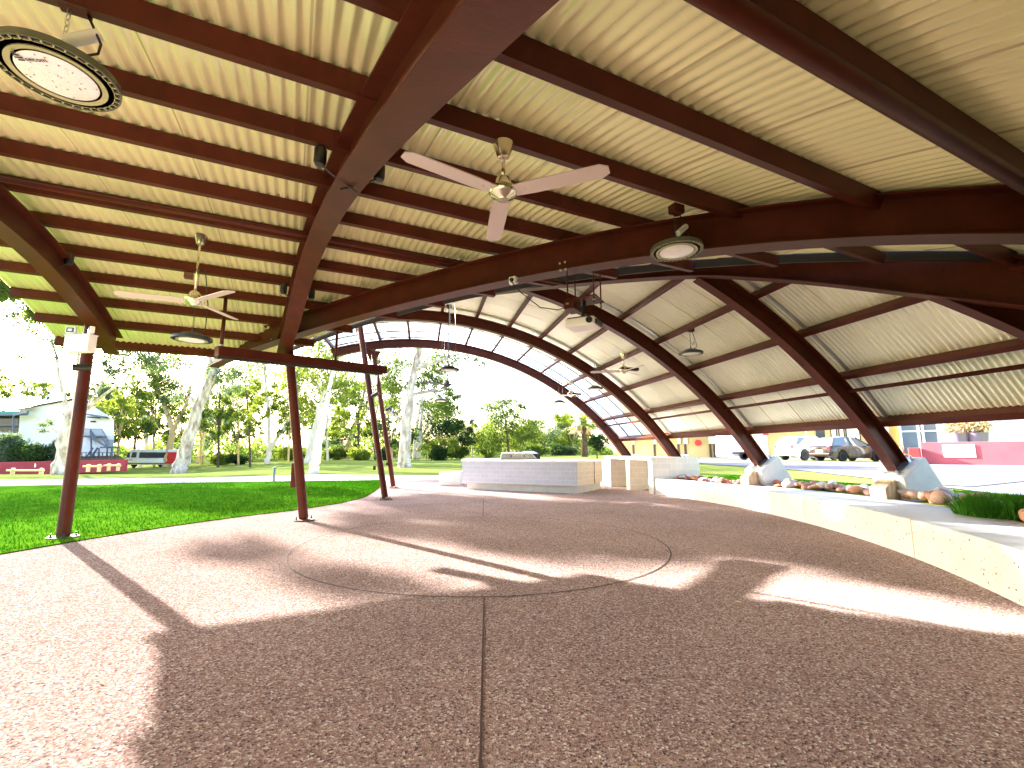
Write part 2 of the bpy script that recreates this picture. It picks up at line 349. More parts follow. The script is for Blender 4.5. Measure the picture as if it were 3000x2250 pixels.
# ------------------------------------------------------------ pavilion
pav = thing('pavilion', 'brown steel pavilion with two curved corrugated roofs on leaning pipe columns', 'pavilion', (0, 8, 0))
def N2(a): return np.array([cos(a), sin(a), 0.])
ZU = np.array([0, 0, 1.])
def ibeam(pts, ups, lat, wd, dp, name, m='steel', parent=pav, tf=.016, tw=.014):
    prof = [(-wd/2, 0), (wd/2, 0), (wd/2, tf), (tw/2, tf), (tw/2, dp-tf), (wd/2, dp-tf), (wd/2, dp), (-wd/2, dp), (-wd/2, dp-tf), (-tw/2, dp-tf), (-tw/2, tf), (-wd/2, tf)]
    b = MB(); k = len(prof); vs = []
    for i, (p, u) in enumerate(zip(pts, ups)):
        l = lat[i] if isinstance(lat, list) else lat
        for a, h in prof: vs.append(V3(p)+l*a+V3(u)*h)
    fs = [(i*k+j, i*k+(j+1) % k, (i+1)*k+(j+1) % k, (i+1)*k+j) for i in range(len(pts)-1) for j in range(k)]
    e = (len(pts)-1)*k
    for q in ((0, 1, 2, 11), (3, 4, 9, 10), (5, 6, 7, 8)): fs += [tuple(q[::-1]), tuple(e+i for i in q)]
    b.add(vs, fs); return b.build(name, m, parent, smooth='auto')
# --- vault A (far, high)
A_ = np.array([-sin(radians(11)), cos(radians(11)), 0]); E_ = N2(radians(13)); NA = np.array([-E_[1], E_[0], 0])
EP = np.array([cos(radians(11)), sin(radians(11)), 0])
OA = np.array([-3.957, 15.684, 0]); RA, W0, ZA = 9.309, .848, -4.503
TA = [0, 3.427, 6.999, 10.138, 13.55]
def apt(t, ang, r=RA): return OA-A_*t+E_*(W0+r*sin(ang))+ZU*(ZA+r*cos(ang))
def aup(ang): return E_*sin(ang)+ZU*cos(ang)
P2 = np.array([2.95, 6.88, 0]); D2 = np.array([.789, -.615, 0]); N2_ = np.array([.615, .789, 0])   # plane of the mitre beam
PLN = np.array([(-9, 16.3), (-6.4, 14.1), (-3.98, 12.3), (-2.0, 10.95), (-.7, 9.95), (1.16, 8.45), (2.91, 6.8), (3.98, 5.72), (4.87, 4.84), (5.6, 4.1), (6.6, 3.1), (8.2, 1.5)])
_t = np.linspace(0, 1, 12); _f = np.linspace(0, 1, 400)
PLX = np.interp(_f, _t, PLN[:, 0]); PLY = np.interp(_f, _t, PLN[:, 1])
kk = np.ones(25)/25; PLX[12:-12] = np.convolve(PLX, kk, 'valid'); PLY[12:-12] = np.convolve(PLY, kk, 'valid')   # plan line of the mitre beam
def tcut(ang, r=RA, off=0.):   # t where the generator meets the mitre line
    q = apt(0, ang, r); g = (PLX-q[0])*EP[0]+(PLY-q[1])*EP[1]   # across-axis distance
    k = int(np.argmin(np.abs(g))); return float(-((PLX[k]-q[0])*A_[0]+(PLY[k]-q[1])*A_[1]))-off
def ang_cut(t, r=RA):
    lo, hi = radians(-20), radians(60); g = lambda a: t-tcut(a, r)
    for _ in range(60):
        m_ = (lo+hi)/2
        if g(lo)*g(m_) <= 0: hi = m_
        else: lo = m_
    return (lo+hi)/2
AF = radians(55.0)
a_starts = [radians(-18.7)]+[max(radians(-18), ang_cut(t)) for t in TA[1:]]
for t, a0 in zip(TA, a_starts):
    a0 = a0 if t == 0 else a0+.004
    if t > 13: continue
    an = np.linspace(a0, AF, 40); ibeam([apt(t, a) for a in an], [aup(a) for a in an], A_, .18, .29, 'arch_beam')
# last jack arch, turned a little towards the camera
J0, JD = np.array([4.67, 5.03, 0]), np.array([.937, -.35, 0]); JN = np.array([.35, .937, 0]); pts = []
for q in np.linspace(.02, 3.3, 24):
    p_ = J0+JD*q; ww_ = float(np.dot(p_-OA-E_*W0, EP)); pts.append(np.array([p_[0], p_[1], ZA+sqrt(RA*RA-ww_*ww_)]))
J5 = pts
pang = [radians(26.75+5.93*k) for k in range(-7, 4)]+[radians(50.5)]
pang[0] = radians(-18.2)
for a in pang:
    r = RA+.285; t1 = min(tcut(a, r)+.12, 15.6); t0 = -.5; last = a == pang[-1]
    h, wd = (.14, .075) if not last else (.17, .11)
    up = aup(a); b = MB()
    b.bar(apt(t0, a, r+h/2), apt(t1, a, r+h/2), wd, h-.004, up); b.build('purlin', 'steel', pav)
a = radians(46.0); MB().tube([apt(-.4, a, RA+.25), apt(min(tcut(a), 15.2), a, RA+.25)], .03, 8).build('tie_rod', 'steel', pav, smooth=True)
def corr(uvals, vvals, ptf, nrmf, ucut, pitch=.088, amp=.0125):
    rows = []; cl = []
    for v in vvals:
        uc = ucut(v); row = []; c = []
        for u in uvals:
            uu = min(u, uc); row.append(ptf(uu, v)+nrmf(v)*amp*sin(2*pi*uu/pitch)); c.append(u > uc)
        rows.append(row); cl.append(c)
    b = MB(); r, c = len(rows), len(uvals); fs = []
    for i in range(r-1):
        for j in range(c-1):
            if cl[i][j] and cl[i+1][j]: continue
            fs.append((i*c+j, i*c+j+1, (i+1)*c+j+1, (i+1)*c+j))
    b.add([p for row in rows for p in row], fs); return b
rs = RA+.44
va = np.linspace(radians(-19.4), radians(50.9), 44)
corr(np.arange(1.75, 15.8, .0112), va, lambda u, v: apt(u, v, rs), aup, lambda v: tcut(v, rs)+.1, .078, .0115).build('roof_sheet', 'sheet2', pav, smooth=True)
corr(np.arange(-.62, 1.76, .0112), va, lambda u, v: apt(u, v, rs+.02), aup, lambda v: 1.8, pitch=.078, amp=.008).build('skylight_panel', 'poly', pav, smooth=True)
for t in (1.75, .62, -.22):
    an = np.linspace(radians(-19), radians(50.5), 30); ibeam([apt(t, a, rs-.03) for a in an], [aup(a) for a in an], A_, .035, .03, 'skylight_batten', 'iron', tf=.004, tw=.03)
# white edge flashing beside each arch
for t in TA[1:4]:
    a0 = ang_cut(t)+.03; an = np.linspace(max(a0, radians(-17)), radians(50.3), 30)
    ibeam([apt(t+.13, a, rs-.035) for a in an], [aup(a) for a in an], A_, .07, .012, 'flashing', 'galv', tf=.003, tw=.06)
# mitre beam: its plan line is PLX/PLY, its height follows the seen lower flange
def ups_of(pts, lat):
    out = []
    for i in range(len(pts)):
        d = pts[min(i+1, len(pts)-1)]-pts[max(i-1, 0)]; l = lat[i] if isinstance(lat, list) else lat
        u = np.cross(d, l); u /= np.linalg.norm(u); out.append(u if u[2] > 0 else -u)
    return out
ibeam(J5, ups_of(J5, JN), JN, .18, .29, 'arch_beam')
def on_line(px):
    d = ray(*px); f = PLX*d[1]-PLY*d[0]; k = np.where((np.sign(f[:-1]) != np.sign(f[1:])) & (PLY[:-1] > 0))[0][0]
    a = f[k]/(f[k]-f[k+1]); x = PLX[k]+(PLX[k+1]-PLX[k])*a; y = PLY[k]+(PLY[k+1]-PLY[k])*a
    t = y/d[1]; return k+a, float(EYE+d[2]*t), np.array([x, y, EYE+d[2]*t])
b2 = [(1052, 938), (1195, 905), (1380, 866), (1675, 831), (1800, 822), (1900, 820), (2050, 818), (2200, 820), (2400, 829), (2600, 848), (2800, 874), (3000, 905)]
r2 = [on_line(p) for p in b2]; k2 = [q[0] for q in r2]; zc = np.polyfit(k2, [q[1] for q in r2], 4); HC3 = r2[0][2]
def zb2(k):
    lo, hi = k2[0], k2[-1]
    if k > hi: return float(np.polyval(zc, hi)+np.polyval(np.polyder(zc), hi)*(k-hi)-.00004*(k-hi)**2)
    if k < lo: return float(np.polyval(zc, lo)-.003*(lo-k)-.00003*(lo-k)**2)
    return float(np.polyval(zc, k))
def ups_of(pts, lat):
    out = []
    for i in range(len(pts)):
        d = pts[min(i+1, len(pts)-1)]-pts[max(i-1, 0)]; l = lat[i] if isinstance(lat, list) else lat
        u = np.cross(d, l); u /= np.linalg.norm(u); out.append(u if u[2] > 0 else -u)
    return out
ks = np.arange(max(k2[0]-34, 3), 385, 4.); pts = [np.array([PLX[int(k)], PLY[int(k)], zb2(k)]) for k in ks]
pts = [p for p in pts if p[2] > .75]
lat = []
for i in range(len(pts)):
    d = pts[min(i+1, len(pts)-1)]-pts[max(i-1, 0)]; l = np.array([-d[1], d[0], 0]); l /= np.linalg.norm(l); lat.append(l if l[1] > 0 else -l)
ibeam(pts, ups_of(pts, lat), lat, .2, .50, 'arch_beam'); MIT = [p+u*.505 for p, u in zip(pts, ups_of(pts, lat))]
N2_ = lat[8]; D2 = np.array([lat[8][1], -lat[8][0], 0])

# --- vault B (near, low)
aB = radians(25.8); B_ = N2(aB); VB = np.array([-sin(aB), cos(aB), 0]); RB, VC, ZE = 15.0, 5.92, 3.29; ZB = ZE-RB
def bpt(u, a, r=RB): return B_*u+VB*(VC+r*sin(a))+ZU*(ZB+r*cos(a))
def bup(a): return VB*sin(a)+ZU*cos(a)
H1 = np.array([-4.19, 8.0, 0]); N1 = N2(radians(57.2)); NE = N2(radians(65.1)); PE = H1+N1*.77; PB = .335
def ucutB(a, r=RB): q = bpt(0, a, r); return float(-np.dot(q-PE, NE)/np.dot(B_, NE))
def bring(px, r):  # hit vault B from the camera
    d = ray(*px); dv, dz = np.dot(d, VB), d[2]; A2 = dv*dv+dz*dz; b_ = 2*(-VC*dv+(EYE-ZB)*dz); c_ = VC*VC+(EYE-ZB)**2-r*r
    t = (-b_+sqrt(b_*b_-4*A2*c_))/2/A2; return CAM+d*t
def bang(q): return atan2(np.dot(q, VB)-VC, q[2]-ZB)
purl_px = [((217, 20), (1000, 278)), ((357, 269), (995, 445)), ((0, 323), (954, 552)), ((0, 450), (913, 637)), ((0, 549), (895, 712)), ((100, 653), (878, 781)), ((169, 738), (863, 843)), ((230, 816), (845, 899)), ((281, 895), (834, 953)), ((317, 959), (744, 998.5)), ((354, 1022), (622, 1046))]
angB = []
for p, q in purl_px: angB.append((bang(bring(p, RB+PB))+bang(bring(q, RB+PB)))/2)
st = (angB[0]-angB[4])/4
angB = [angB[0]+.056*k for k in range(13, 0, -1)]+angB if st > 0 else [angB[0]-.056*k for k in range(13, 0, -1)]+angB
UL = float(np.dot(bring((158, 985), RB+PB+.14), B_))
for i, a in enumerate(angB):
    r = RB+PB; last = i == len(angB)-1; h, wd = (.13, .075) if not last else (.15, .09)
    ue = ucutB(a, r)+.06
    MB().bar(bpt(UL+.03, a, r+h/2), bpt(ue, a, r+h/2), wd, h-.004, bup(a)).build('purlin', 'steel', pav)
p0, p1 = bring((0, 520), RB+PB-.02), bring((904, 694), RB+PB-.02); aT = (bang(p0)+bang(p1))/2
MB().tube([bpt(UL+.03, aT, RB+PB-.02), bpt(ucutB(aT)-.1, aT, RB+PB-.02)], .03, 8).build('tie_rod', 'steel', pav, smooth=True)
aP = bang(bring((2600, 300), RB+PB-.03)); MB().tube([bpt(UL+.03, aP, RB+PB-.03), bpt(ucutB(aP)-.05, aP, RB+PB-.03)], .045, 10).build('tie_rod', 'steel', pav, smooth=True)
ANL, ANR = angB[0]-.02, angB[-1]+.006
vb = np.linspace(ANL, ANR, 60)
RSB = RB+PB+.142
corr(np.arange(UL, 13, .0125), vb, lambda u, v: bpt(u, v, RSB), bup, lambda v: ucutB(v, RSB)).build('roof_sheet', 'sheet', pav, smooth=True)
# dark closure strip hanging under the cut edge of the near roof
rows = [[], [], []]
for v in np.linspace(ANL, ANR, 400):
    u = ucutB(v, RSB); wv = .0125*sin(2*pi*u/.088); q = bpt(u, v, RSB); up = bup(v)
    rows[0].append(q+up*(.012+wv)+NE*.012); rows[1].append(q-up*.10+NE*.012); rows[2].append(q-up*.10+NE*.03)
MB().grid(rows).build('closure_strip', 'iron', pav)
# flashing added between near roof's edge and mitre beam to block sun and sky
mt = np.array(MIT); ed = np.array([bpt(ucutB(v, RSB), v, RSB)+bup(v)*.03+NE*.02 for v in np.linspace(radians(-24), ANR, 200)])
mt = mt[mt[:, 1] > 1.0]
def rs3(P, n): d = np.r_[0, np.cumsum(np.linalg.norm(np.diff(P, axis=0), axis=1))]; t_ = np.linspace(0, d[-1], n); return np.c_[[np.interp(t_, d, P[:, i]) for i in range(3)]].T
ed = ed[(ed[:, 1] > 1.0) & (ed[:, 0] > -2.9)]; mt = mt[mt[:, 0] > -2.5]; mt = mt[np.argsort(mt[:, 0])]; ed = ed[np.argsort(ed[:, 0])]; a_, b_ = rs3(ed, 60), rs3(mt, 60)  # left end cut back so a sun patch can reach the floor
MB().grid([[a_[i]+(b_[i]-a_[i])*q for i in range(60)] for q in (0, .5, 1)]).build('added_flashing', 'iron', pav, smooth=True)
def curve_beam(px, P, n, lat, u0, u1, name, wd, dp, deg=3):
    """arch in the vertical plane (P, n) following its seen lower flange; vault circle outside the seen range"""
    D = np.cross(ZU, n); q = [PL(x, y, P, n) for x, y in px]; s = np.array([np.dot(k-P, D) for k in q]); z = np.array([k[2] for k in q])
    def circ(t): k = P+D*t; v = np.dot(k, VB)-VC; return ZB+sqrt(max(RB*RB-v*v, .01))
    dz = z-np.array([circ(t) for t in s]); c = np.polyfit(s, dz, deg); lo, hi = s.min(), s.max(); pts = []
    for t in np.linspace(u0, u1, 60):
        tt = min(max(t, lo), hi); k = P+D*t; pts.append(np.array([k[0], k[1], circ(t)+np.polyval(c, tt)]))
    return ibeam(pts, ups_of(pts, n), n, wd, dp, name), D, (lambda t: circ(t)+np.polyval(c, min(max(t, lo), hi)))
big = [(1504.6, 0), (1331.6, 176), (1168.9, 352.6), (1085, 452), (1017, 551.5), (963, 642), (920, 741), (879.6, 850), (862.6, 912.4), (855, 966)]
lft = [(100, 758), (146.5, 800), (248, 937), (277, 946.5), (325, 1035)]
bm1 = [(630, 1071), (735, 1034), (842, 994), (994, 945), (1195, 893), (1300, 867), (1517, 835), (1707, 794), (1888, 756), (2099, 738), (2298, 715), (2596, 703), (3000, 706)]
nb_ = N2(radians(30.8)); Pb = nb_*.59; Db = np.cross(ZU, nb_); sH = float(np.dot(H1-Pb, Db))
curve_beam(big, Pb, nb_, nb_, sH-.02, -3.4, 'arch_beam', .21, .33)
nl = N2(radians(27.1)); PC1 = G(184, 1577); Dl = np.cross(ZU, nl)
sE = float(np.dot(PL(328, 1040, PC1, nl)-PC1, Dl))
curve_beam(lft, PC1, nl, nl, sE, -13.0, 'arch_beam', .19, .32, 1)
D1 = np.cross(ZU, N1); sL = float(np.dot(PL(625, 1072, H1, N1)-H1, D1)); sR = float(np.dot(PL(3000, 706, H1, N1)-H1, D1))
_, _, zb1 = curve_beam(bm1, H1, N1, N1, sL, sR-2.6, 'arch_beam', .2, .35, 4)
# --- columns
def column(base, head, r=.077):
    b, h = V3(base), V3(head); MB().tube([b+(h-b)*.01, h], r, 20).build('column', 'steel', pav, smooth='auto')
    pl = MB(); pl.lathe([(.0, 0), (.17, 0), (.17, .025), (0, .025)], b, 24); o = pl.build('base_plate', 'rust', pav, smooth='auto')
    for k in range(4):
        t = pi/4+k*pi/2; q = b+np.array([.125*cos(t), .125*sin(t), .025]); MB().lathe([(.02, 0), (.02, .018), (.009, .018), (.009, .05), (0, .05)], q, 8).build('anchor_bolt', 'iron', o)
C1b, C2b, C3b, C4b = PC1, G(890, 1525), G(1129, 1464), G(1153, 1430)
C1h = PL(264, 958, PC1, nl); C1h = PY(266, 955, PC1[1]+.32)
C2h = PL(843, 985, H1, N1); C3h = HC3+N2_*0; C4h = PL(1094, 1028, OA, NA)
for b, h in ((C1b, C1h), (C2b, C2h), (C3b, C3h), (C4b, C4h)): column(b, h)
for h, lat, al in ((C3h, N2_, D2), (C4h, NA, E_)):   # gusset fins at the two far column heads
    for s in (-1, 1):
        MB().prism([h+al*s*.06-ZU*.42, h+al*s*.26+ZU*.0, h+al*s*.06+ZU*.02], lat*-.012, lat*.012).build('gusset', 'steel', pav)
# --- plinths with steel shoes
for t in TA[:4]:
    f = apt(t, AF); tg = E_*cos(AF)-ZU*sin(AF); pr = E_*sin(AF)+ZU*cos(AF)
    a0, a1 = f-pr*.16, f+pr*.42; q = f+E_*.55; zg = tz(q[0], q[1])-.15
    poly = [a0, a1, a1+E_*.55-ZU*(a1[2]-zg), a0-ZU*(a0[2]-zg)+E_*.10]
    MB().prism(poly, A_*-.27, A_*.27).build('concrete_footing', 'conc', pav, bevel=.012)
    po2 = [a0-E_*.30-ZU*(a0[2]-zg), a0-E_*.22-ZU*.10, a0-E_*.05+ZU*.03, a0+E_*.09-ZU*(a0[2]-zg)]
    MB().prism([a0-E_*.22-ZU*(a0[2]-zg), a0-E_*.24-ZU*.16, a0-E_*.02-ZU*.02, a0+E_*.085-ZU*(a0[2]-zg)], A_*-.14, A_*.14).build('concrete_nib', 'stain', pav, bevel=.01)
    MB().prism([f-pr*.02-tg*.01, f+pr*.34-tg*.01, f+pr*.34+tg*.02, f-pr*.02+tg*.02], A_*-.14, A_*.14).build('steel_shoe', 'galv', pav)
    for s in (-1, 1):
        for h in (-.06, .34):
            MB().lathe([(.026, 0), (.026, .03), (.013, .03), (.013, .075), (0, .075)], f+A_*s*.12+pr*h, 8, -tg).build('anchor_bolt', 'galv', pav)
# ------------------------------------------------------------ pendant lamps
def chain(b, p, q, link=.03):
    p, q = V3(p), V3(q); L = np.linalg.norm(q-p); n = max(2, int(L/link)); d = (q-p)/L
    for i in range(n):
        c = p+d*(i+.5)*L/n; a = np.array([1., 0, 0]) if i % 2 else np.array([0, 1., 0])
        hl = L/n*.62; w_ = .0085
        b.tube([c-d*hl+a*0, c-d*hl*.5+a*w_, c+d*hl*.5+a*w_, c+d*hl, c+d*hl*.5-a*w_, c-d*hl*.5-a*w_, c-d*hl], .0028, 4, cap=False)
def lamp(c, top, label, rim='lampgrey', box=True, brand=False, D=.46, tilt=0, steel='steel'):
    c, top = V3(c), V3(top); R = D/2
    t = thing('pendant_lamp', label, 'lamp', (*c[:2], c[2]), 'round pendant lamps under the pavilion roofs')
    MB().lathe([(R*.965, .019), (R*.965, .0), (R, .0), (R, .022), (R*.985, .036), (R*.9, .044), (R*.72, .05), (R*.52, .085), (R*.3, .1), (0, .1)], c, 40).build('housing', rim, t, smooth='auto')
    rg = MB(); rg.lathe([(R*.68, -.004), (R*.78, -.006), (R*.79, .01), (R*.66, .01), (R*.68, -.004)], c, 40); rg.build('trim_ring', 'ring', t, smooth='auto')
    fb = MB(); fb.lathe([(R*.7, .0165), (R*.965, .0165)], c, 40); fb.build('vent_recess', 'black', t)
    fn = MB()
    for k in range(36):
        a = 2*pi*k/36; u = np.array([cos(a), sin(a), 0]); fn.bar(c+u*R*.79+ZU*.006, c+u*R*.965+ZU*.006, .007, .014)
    fn.lathe([(R*.875, -.001), (R*.89, -.001), (R*.89, .008), (R*.875, .008), (R*.875, -.001)], c, 40)
    fn.build('cooling_fins', 'ring' if rim == 'lampgrey' else rim, t)
    MB().lathe([(0, -.012), (R*.4, -.011), (R*.62, -.006), (R*.68, .0)], c, 36).build('lens', 'lens', t, smooth=True)
    hk = c+ZU*.1; b = MB(); b.tube([hk, hk+ZU*.05], .012, 8); chain(b, hk+ZU*.045, top); b.build('chain', 'galv' if brand else 'iron', t)
    sg = MB(); o = hk+np.array([.05, .0, .0]); sg.tube([o, o+np.array([.09, .03, .05]), o+(top-o)*.45+np.array([.1, .05, 0]), top+np.array([.06, .03, 0])], .006, 6); sg.build('power_cable', 'black', t, smooth=True)
    if box:
        dv = np.array([.0, .01, .1]) if brand else np.array([.07, 0, .04])
        MB().tube([hk+ZU*.06+dv*.3, hk+ZU*.06+dv*.3+np.array([.1, .06, .1])], .028, 10).build('cable_plug', 'white', t, smooth='auto')
        MB().box(top+np.array([.02, 0, .035]), (.12, .09, .08), aB).build('junction_box', 'steel', t, bevel=.006)
    if brand:
        zl = c[2]-.0135; pL, pR = G(74, 173, zl), G(135, 178, zl); dx = (pR-pL)/np.linalg.norm(pR-pL); zz_ = -ZU; dy = np.cross(zz_, dx); wt = np.linalg.norm(pR-pL)
        rot = Matrix((tuple(dx), tuple(dy), tuple(zz_))).transposed().to_euler()
        o = text_mesh('secom', .05, 'lettering', 'lampblue', t, tuple((pL+pR)/2-c), tuple(rot)); o.scale = (wt/max(o.dimensions.x, 1e-3),)*3
        lg = MB(); ql = G(52, 166, zl)
        for k, (w_, y_) in enumerate(((.026, 0), (.034, -.014), (.026, -.028), (.016, .014))): lg.box(ql+dy*(y_+.01), (w_, .007, .002), ax=[dx, dy, ZU])
        lg.build('logo', 'lampblue', t)
        sp = MB()
        for k in range(70):
            r_ = R*.62*sqrt(random.random()); a = random.random()*2*pi; sp.lathe([(0, -.0128), (random.choice((.0015, .002, .004)), -.0126)], c+np.array([r_*cos(a), r_*sin(a), 0]), 6)
        tag(sp.build('insect_specks', 'rust', t), kind='stuff')
    return t
sc = .9055
def LP(x, y, z): return np.array([x*sc, y*sc, EYE+(z-1.27)*sc])
l1 = LP(-2.367, 2.134, 3.21); l2 = LP(1.649, 4.356, 3.26); l3 = LP(-4.616, 6.456, 2.87); l4 = LP(3.92, 9.844, 3.40)
def b_under(c, r=None): # height of the near roof's purlins above a plan point
    v = np.dot(c, VB)-VC; return ZB+sqrt((RB+PB)**2-v*v)
def a_under(c):
    w_ = np.dot(np.array([c[0], c[1], 0])-OA, EP)-W0*.99; return ZA+sqrt((RA+.285)**2-w_*w_)
def up(c, z): return np.array([c[0], c[1], z])
lamp(l1, up(l1, b_under(l1)), 'large round pendant lamp with speckled white lens near the roof corner, nearest the camera', brand=True)
lamp(l2, up(l2, b_under(l2)), 'round green-rimmed lamp with bright white lens hanging before the long curved beam')
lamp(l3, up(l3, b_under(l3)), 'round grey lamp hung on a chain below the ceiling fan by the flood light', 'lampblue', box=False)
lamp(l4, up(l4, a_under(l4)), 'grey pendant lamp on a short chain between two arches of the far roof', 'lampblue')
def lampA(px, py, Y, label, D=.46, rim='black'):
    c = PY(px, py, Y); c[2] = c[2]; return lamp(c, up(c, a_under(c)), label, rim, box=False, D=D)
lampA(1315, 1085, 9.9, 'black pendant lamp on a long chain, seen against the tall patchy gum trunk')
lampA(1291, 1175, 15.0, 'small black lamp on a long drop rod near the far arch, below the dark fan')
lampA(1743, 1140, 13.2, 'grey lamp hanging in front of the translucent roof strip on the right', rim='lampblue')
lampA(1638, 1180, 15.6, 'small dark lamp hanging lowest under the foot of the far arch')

# ------------------------------------------------------------ ceiling fans
def fan(c, top, angs, label, r=.72, blade='blade', body='chrome', pitch=12, wd=.13):
    c, top = V3(c), V3(top); t = thing('ceiling_fan', label, 'ceiling fan', tuple(c), 'three-bladed ceiling fans under the pavilion roofs')
    MB().lathe([(0, -.055), (.035, -.055), (.045, -.04), (.085, -.02), (.1, .0), (.1, .022), (.075, .04), (.06, .05), (.05, .1), (.035, .115), (0, .115)], c, 28).build('motor', body, t, smooth='auto')
    MB().tube([c+ZU*.1, top-ZU*.06], .0125, 10).build('drop_rod', body, t, smooth=True)
    MB().lathe([(.028, -.11), (.04, -.105), (.072, -.01), (.072, 0), (0, 0)], top, 24).build('canopy', body, t, smooth='auto')
    for a in angs:
        u = np.array([cos(a), sin(a), 0]); s = np.array([-sin(a), cos(a), 0]); tw = radians(pitch); s2_ = s*cos(tw)+ZU*sin(tw); nrm = np.cross(u, s2_)
        P = []; rr = np.linspace(.07, r, 14)
        outl = [(q, wd/2*(.85+.15*min(1, (q-.07)/.15))*sqrt(max(0, 1-max(0, (q-(r-.05))/.05)**2*.75))) for q in rr]
        up_ = [c+u*q+s2_*w_ for q, w_ in outl]+[c+u*q-s2_*w_ for q, w_ in outl[::-1]]
        b = MB(); b.prism(up_, nrm*-.0035, nrm*.0035); o = b.build('blade', blade, t)
        k = MB()
        for q, w_ in ((.12, .02), (.12, -.02), (.16, 0)): k.lathe([(.006, 0), (.004, .004), (0, .004)], c+u*q+s2_*w_-nrm*(.0035 if nrm[2] > 0 else -.0035), 6, -nrm if nrm[2] > 0 else nrm)
        k.build('screw', 'galv', o)
    return t
f1 = LP(-.066, 3.221, 3.21); f2 = LP(-3.961, 5.505, 3.13)
def tips(c, px): return [atan2(G(x, y, c[2])[1]-c[1], G(x, y, c[2])[0]-c[0]) for x, y in px]
fan(f1, up(f1, b_under(f1)), tips(f1, [(1178, 451), (1787, 496), (1444, 704)]), 'brushed metal ceiling fan with broad mauve blades, nearest the camera', pitch=-5)
fan(f2, up(f2, b_under(f2)), tips(f2, [(333, 859), (679, 852), (693, 937)]), 'pale ceiling fan on a long drop rod above the hanging lamp at the eave')
def fanA(hub, Y, top_py, angs, label, **k):
    c = PY(*hub, Y); tp = PY(hub[0], top_py, Y)[2] if top_py else a_under(c); return fan(c, up(c, min(tp, a_under(c))), angs, label, **k)
f3 = fanA((1828, 1087), 9.85, 1036, [radians(q) for q in (168, 48, 288)], 'silver ceiling fan on a short rod in the middle bay of the far roof')
f4 = fanA((1672, 1158), 13.9, 1118, [radians(q) for q in (175, 55, 295)], 'small silver fan in front of the translucent roof strip')
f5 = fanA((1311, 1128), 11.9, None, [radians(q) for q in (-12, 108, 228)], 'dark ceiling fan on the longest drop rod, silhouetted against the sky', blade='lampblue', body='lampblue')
for c_, nm in ((f3, 1), (f4, 1)):   # timber mounting pads bridging the purlins
    z = max(v.co.z for v in c_.children[2].data.vertices)+c_.location.z
    MB().box((c_.location.x+.12, c_.location.y+.03, z+.03), (.42, .11, .06), radians(13)).build('mounting_plate', 'steel', c_)

# ------------------------------------------------------------ spot cans, junction boxes on the near roof
def spot(px, toward, label):
    top = bring(px, RB+PB-.01); t = thing('sensor_light', label, 'spotlight', tuple(top), 'small black spotlights beside the beams')
    MB().lathe([(0, -.15), (.035, -.145), (.045, -.12), (.045, -.02), (.03, 0), (0, 0)], top, 16).build('can', 'black', t, smooth='auto')
    d = V3(toward); MB().tube([top-ZU*.13, top-ZU*.2+d*.1, top-ZU*.3+d*.28], .009, 6).build('conduit', 'iron', t)
Du = B_; spot((940, 432), Du, 'black spotlight left of the big rising beam, upper one')
spot((1112, 478), -Du, 'black spotlight right of the big rising beam behind the fan blade')
spot((205, 742), -Du, 'black spotlight beside the left curved beam')
spot((832, 832), Du, 'black spotlight left of the big beam near its column')
spot((914, 848), -Du, 'black spotlight in the corner of the two beams above the column')
p = bring((554, 800), RB+PB-.01); tag(MB().box(p-ZU*.04, (.1, .08, .08), aB).build('junction_box', 'rust', bevel=.005), 'rust brown junction box under the purlin beside the long fan rod', 'junction box')

# ------------------------------------------------------------ projector on its hanger
n1p = PL(1690, 800, H1, N1); pc = np.array([n1p[0]+.05, n1p[1]+.05, 0]); dpt = pc[1]
pr_c = PY(1708, 950, dpt); t = thing('projector', 'white ceiling projector with a dark lens below the hanging bracket', 'projector', tuple(pr_c))
AXP = [np.array([cos(.5), -sin(.5), 0]), np.array([sin(.5), cos(.5), 0]), ZU]
MB().box(pr_c, (.34, .27, .095), ax=AXP).build('body', 'white', t, bevel=.022)
MB().lathe([(.035, 0), (.035, .02), (.028, .02), (.028, .005), (0, .005)], pr_c+AXP[0]*.12-AXP[1]*.135, 16, -AXP[1]).build('lens', 'black', t)
MB().box(pr_c+AXP[0]*.178+ZU*-.01, (.025, .2, .05), ax=AXP).build('connector_panel', 'black', t)
MB().box(pr_c+ZU*.055, (.28, .22, .012), ax=AXP).build('top_vent', 'black', t)
br = PY(1712, 882, dpt); t = thing('projector_hanger', 'brown steel plate hung on four threaded rods above the projector', 'hanger bracket', tuple(br))
MB().box(br, (.36, .30, .012), ax=AXP).build('plate', 'steel', t)
MB().box(br-AXP[0]*.14-ZU*.05, (.12, .22, .09), ax=AXP).build('angle_bracket', 'steel', t)
for a, b_ in ((-.15, -.12), (.15, -.12), (-.15, .12), (.15, .12)):
    q = br+AXP[0]*a+AXP[1]*b_; tp = PY(1700, 800, q[1])[2]+.02; MB().tube([q-ZU*.07, up(q, tp)], .008, 8).build('threaded_rod', 'steel', t); MB().lathe([(.016, 0), (.016, .015), (0, .015)], q-ZU*.05, 6).build('nut', 'galv', t)
MB().tube([br-ZU*.0, pr_c+ZU*.06], .022, 10).build('drop_pole', 'black', t)
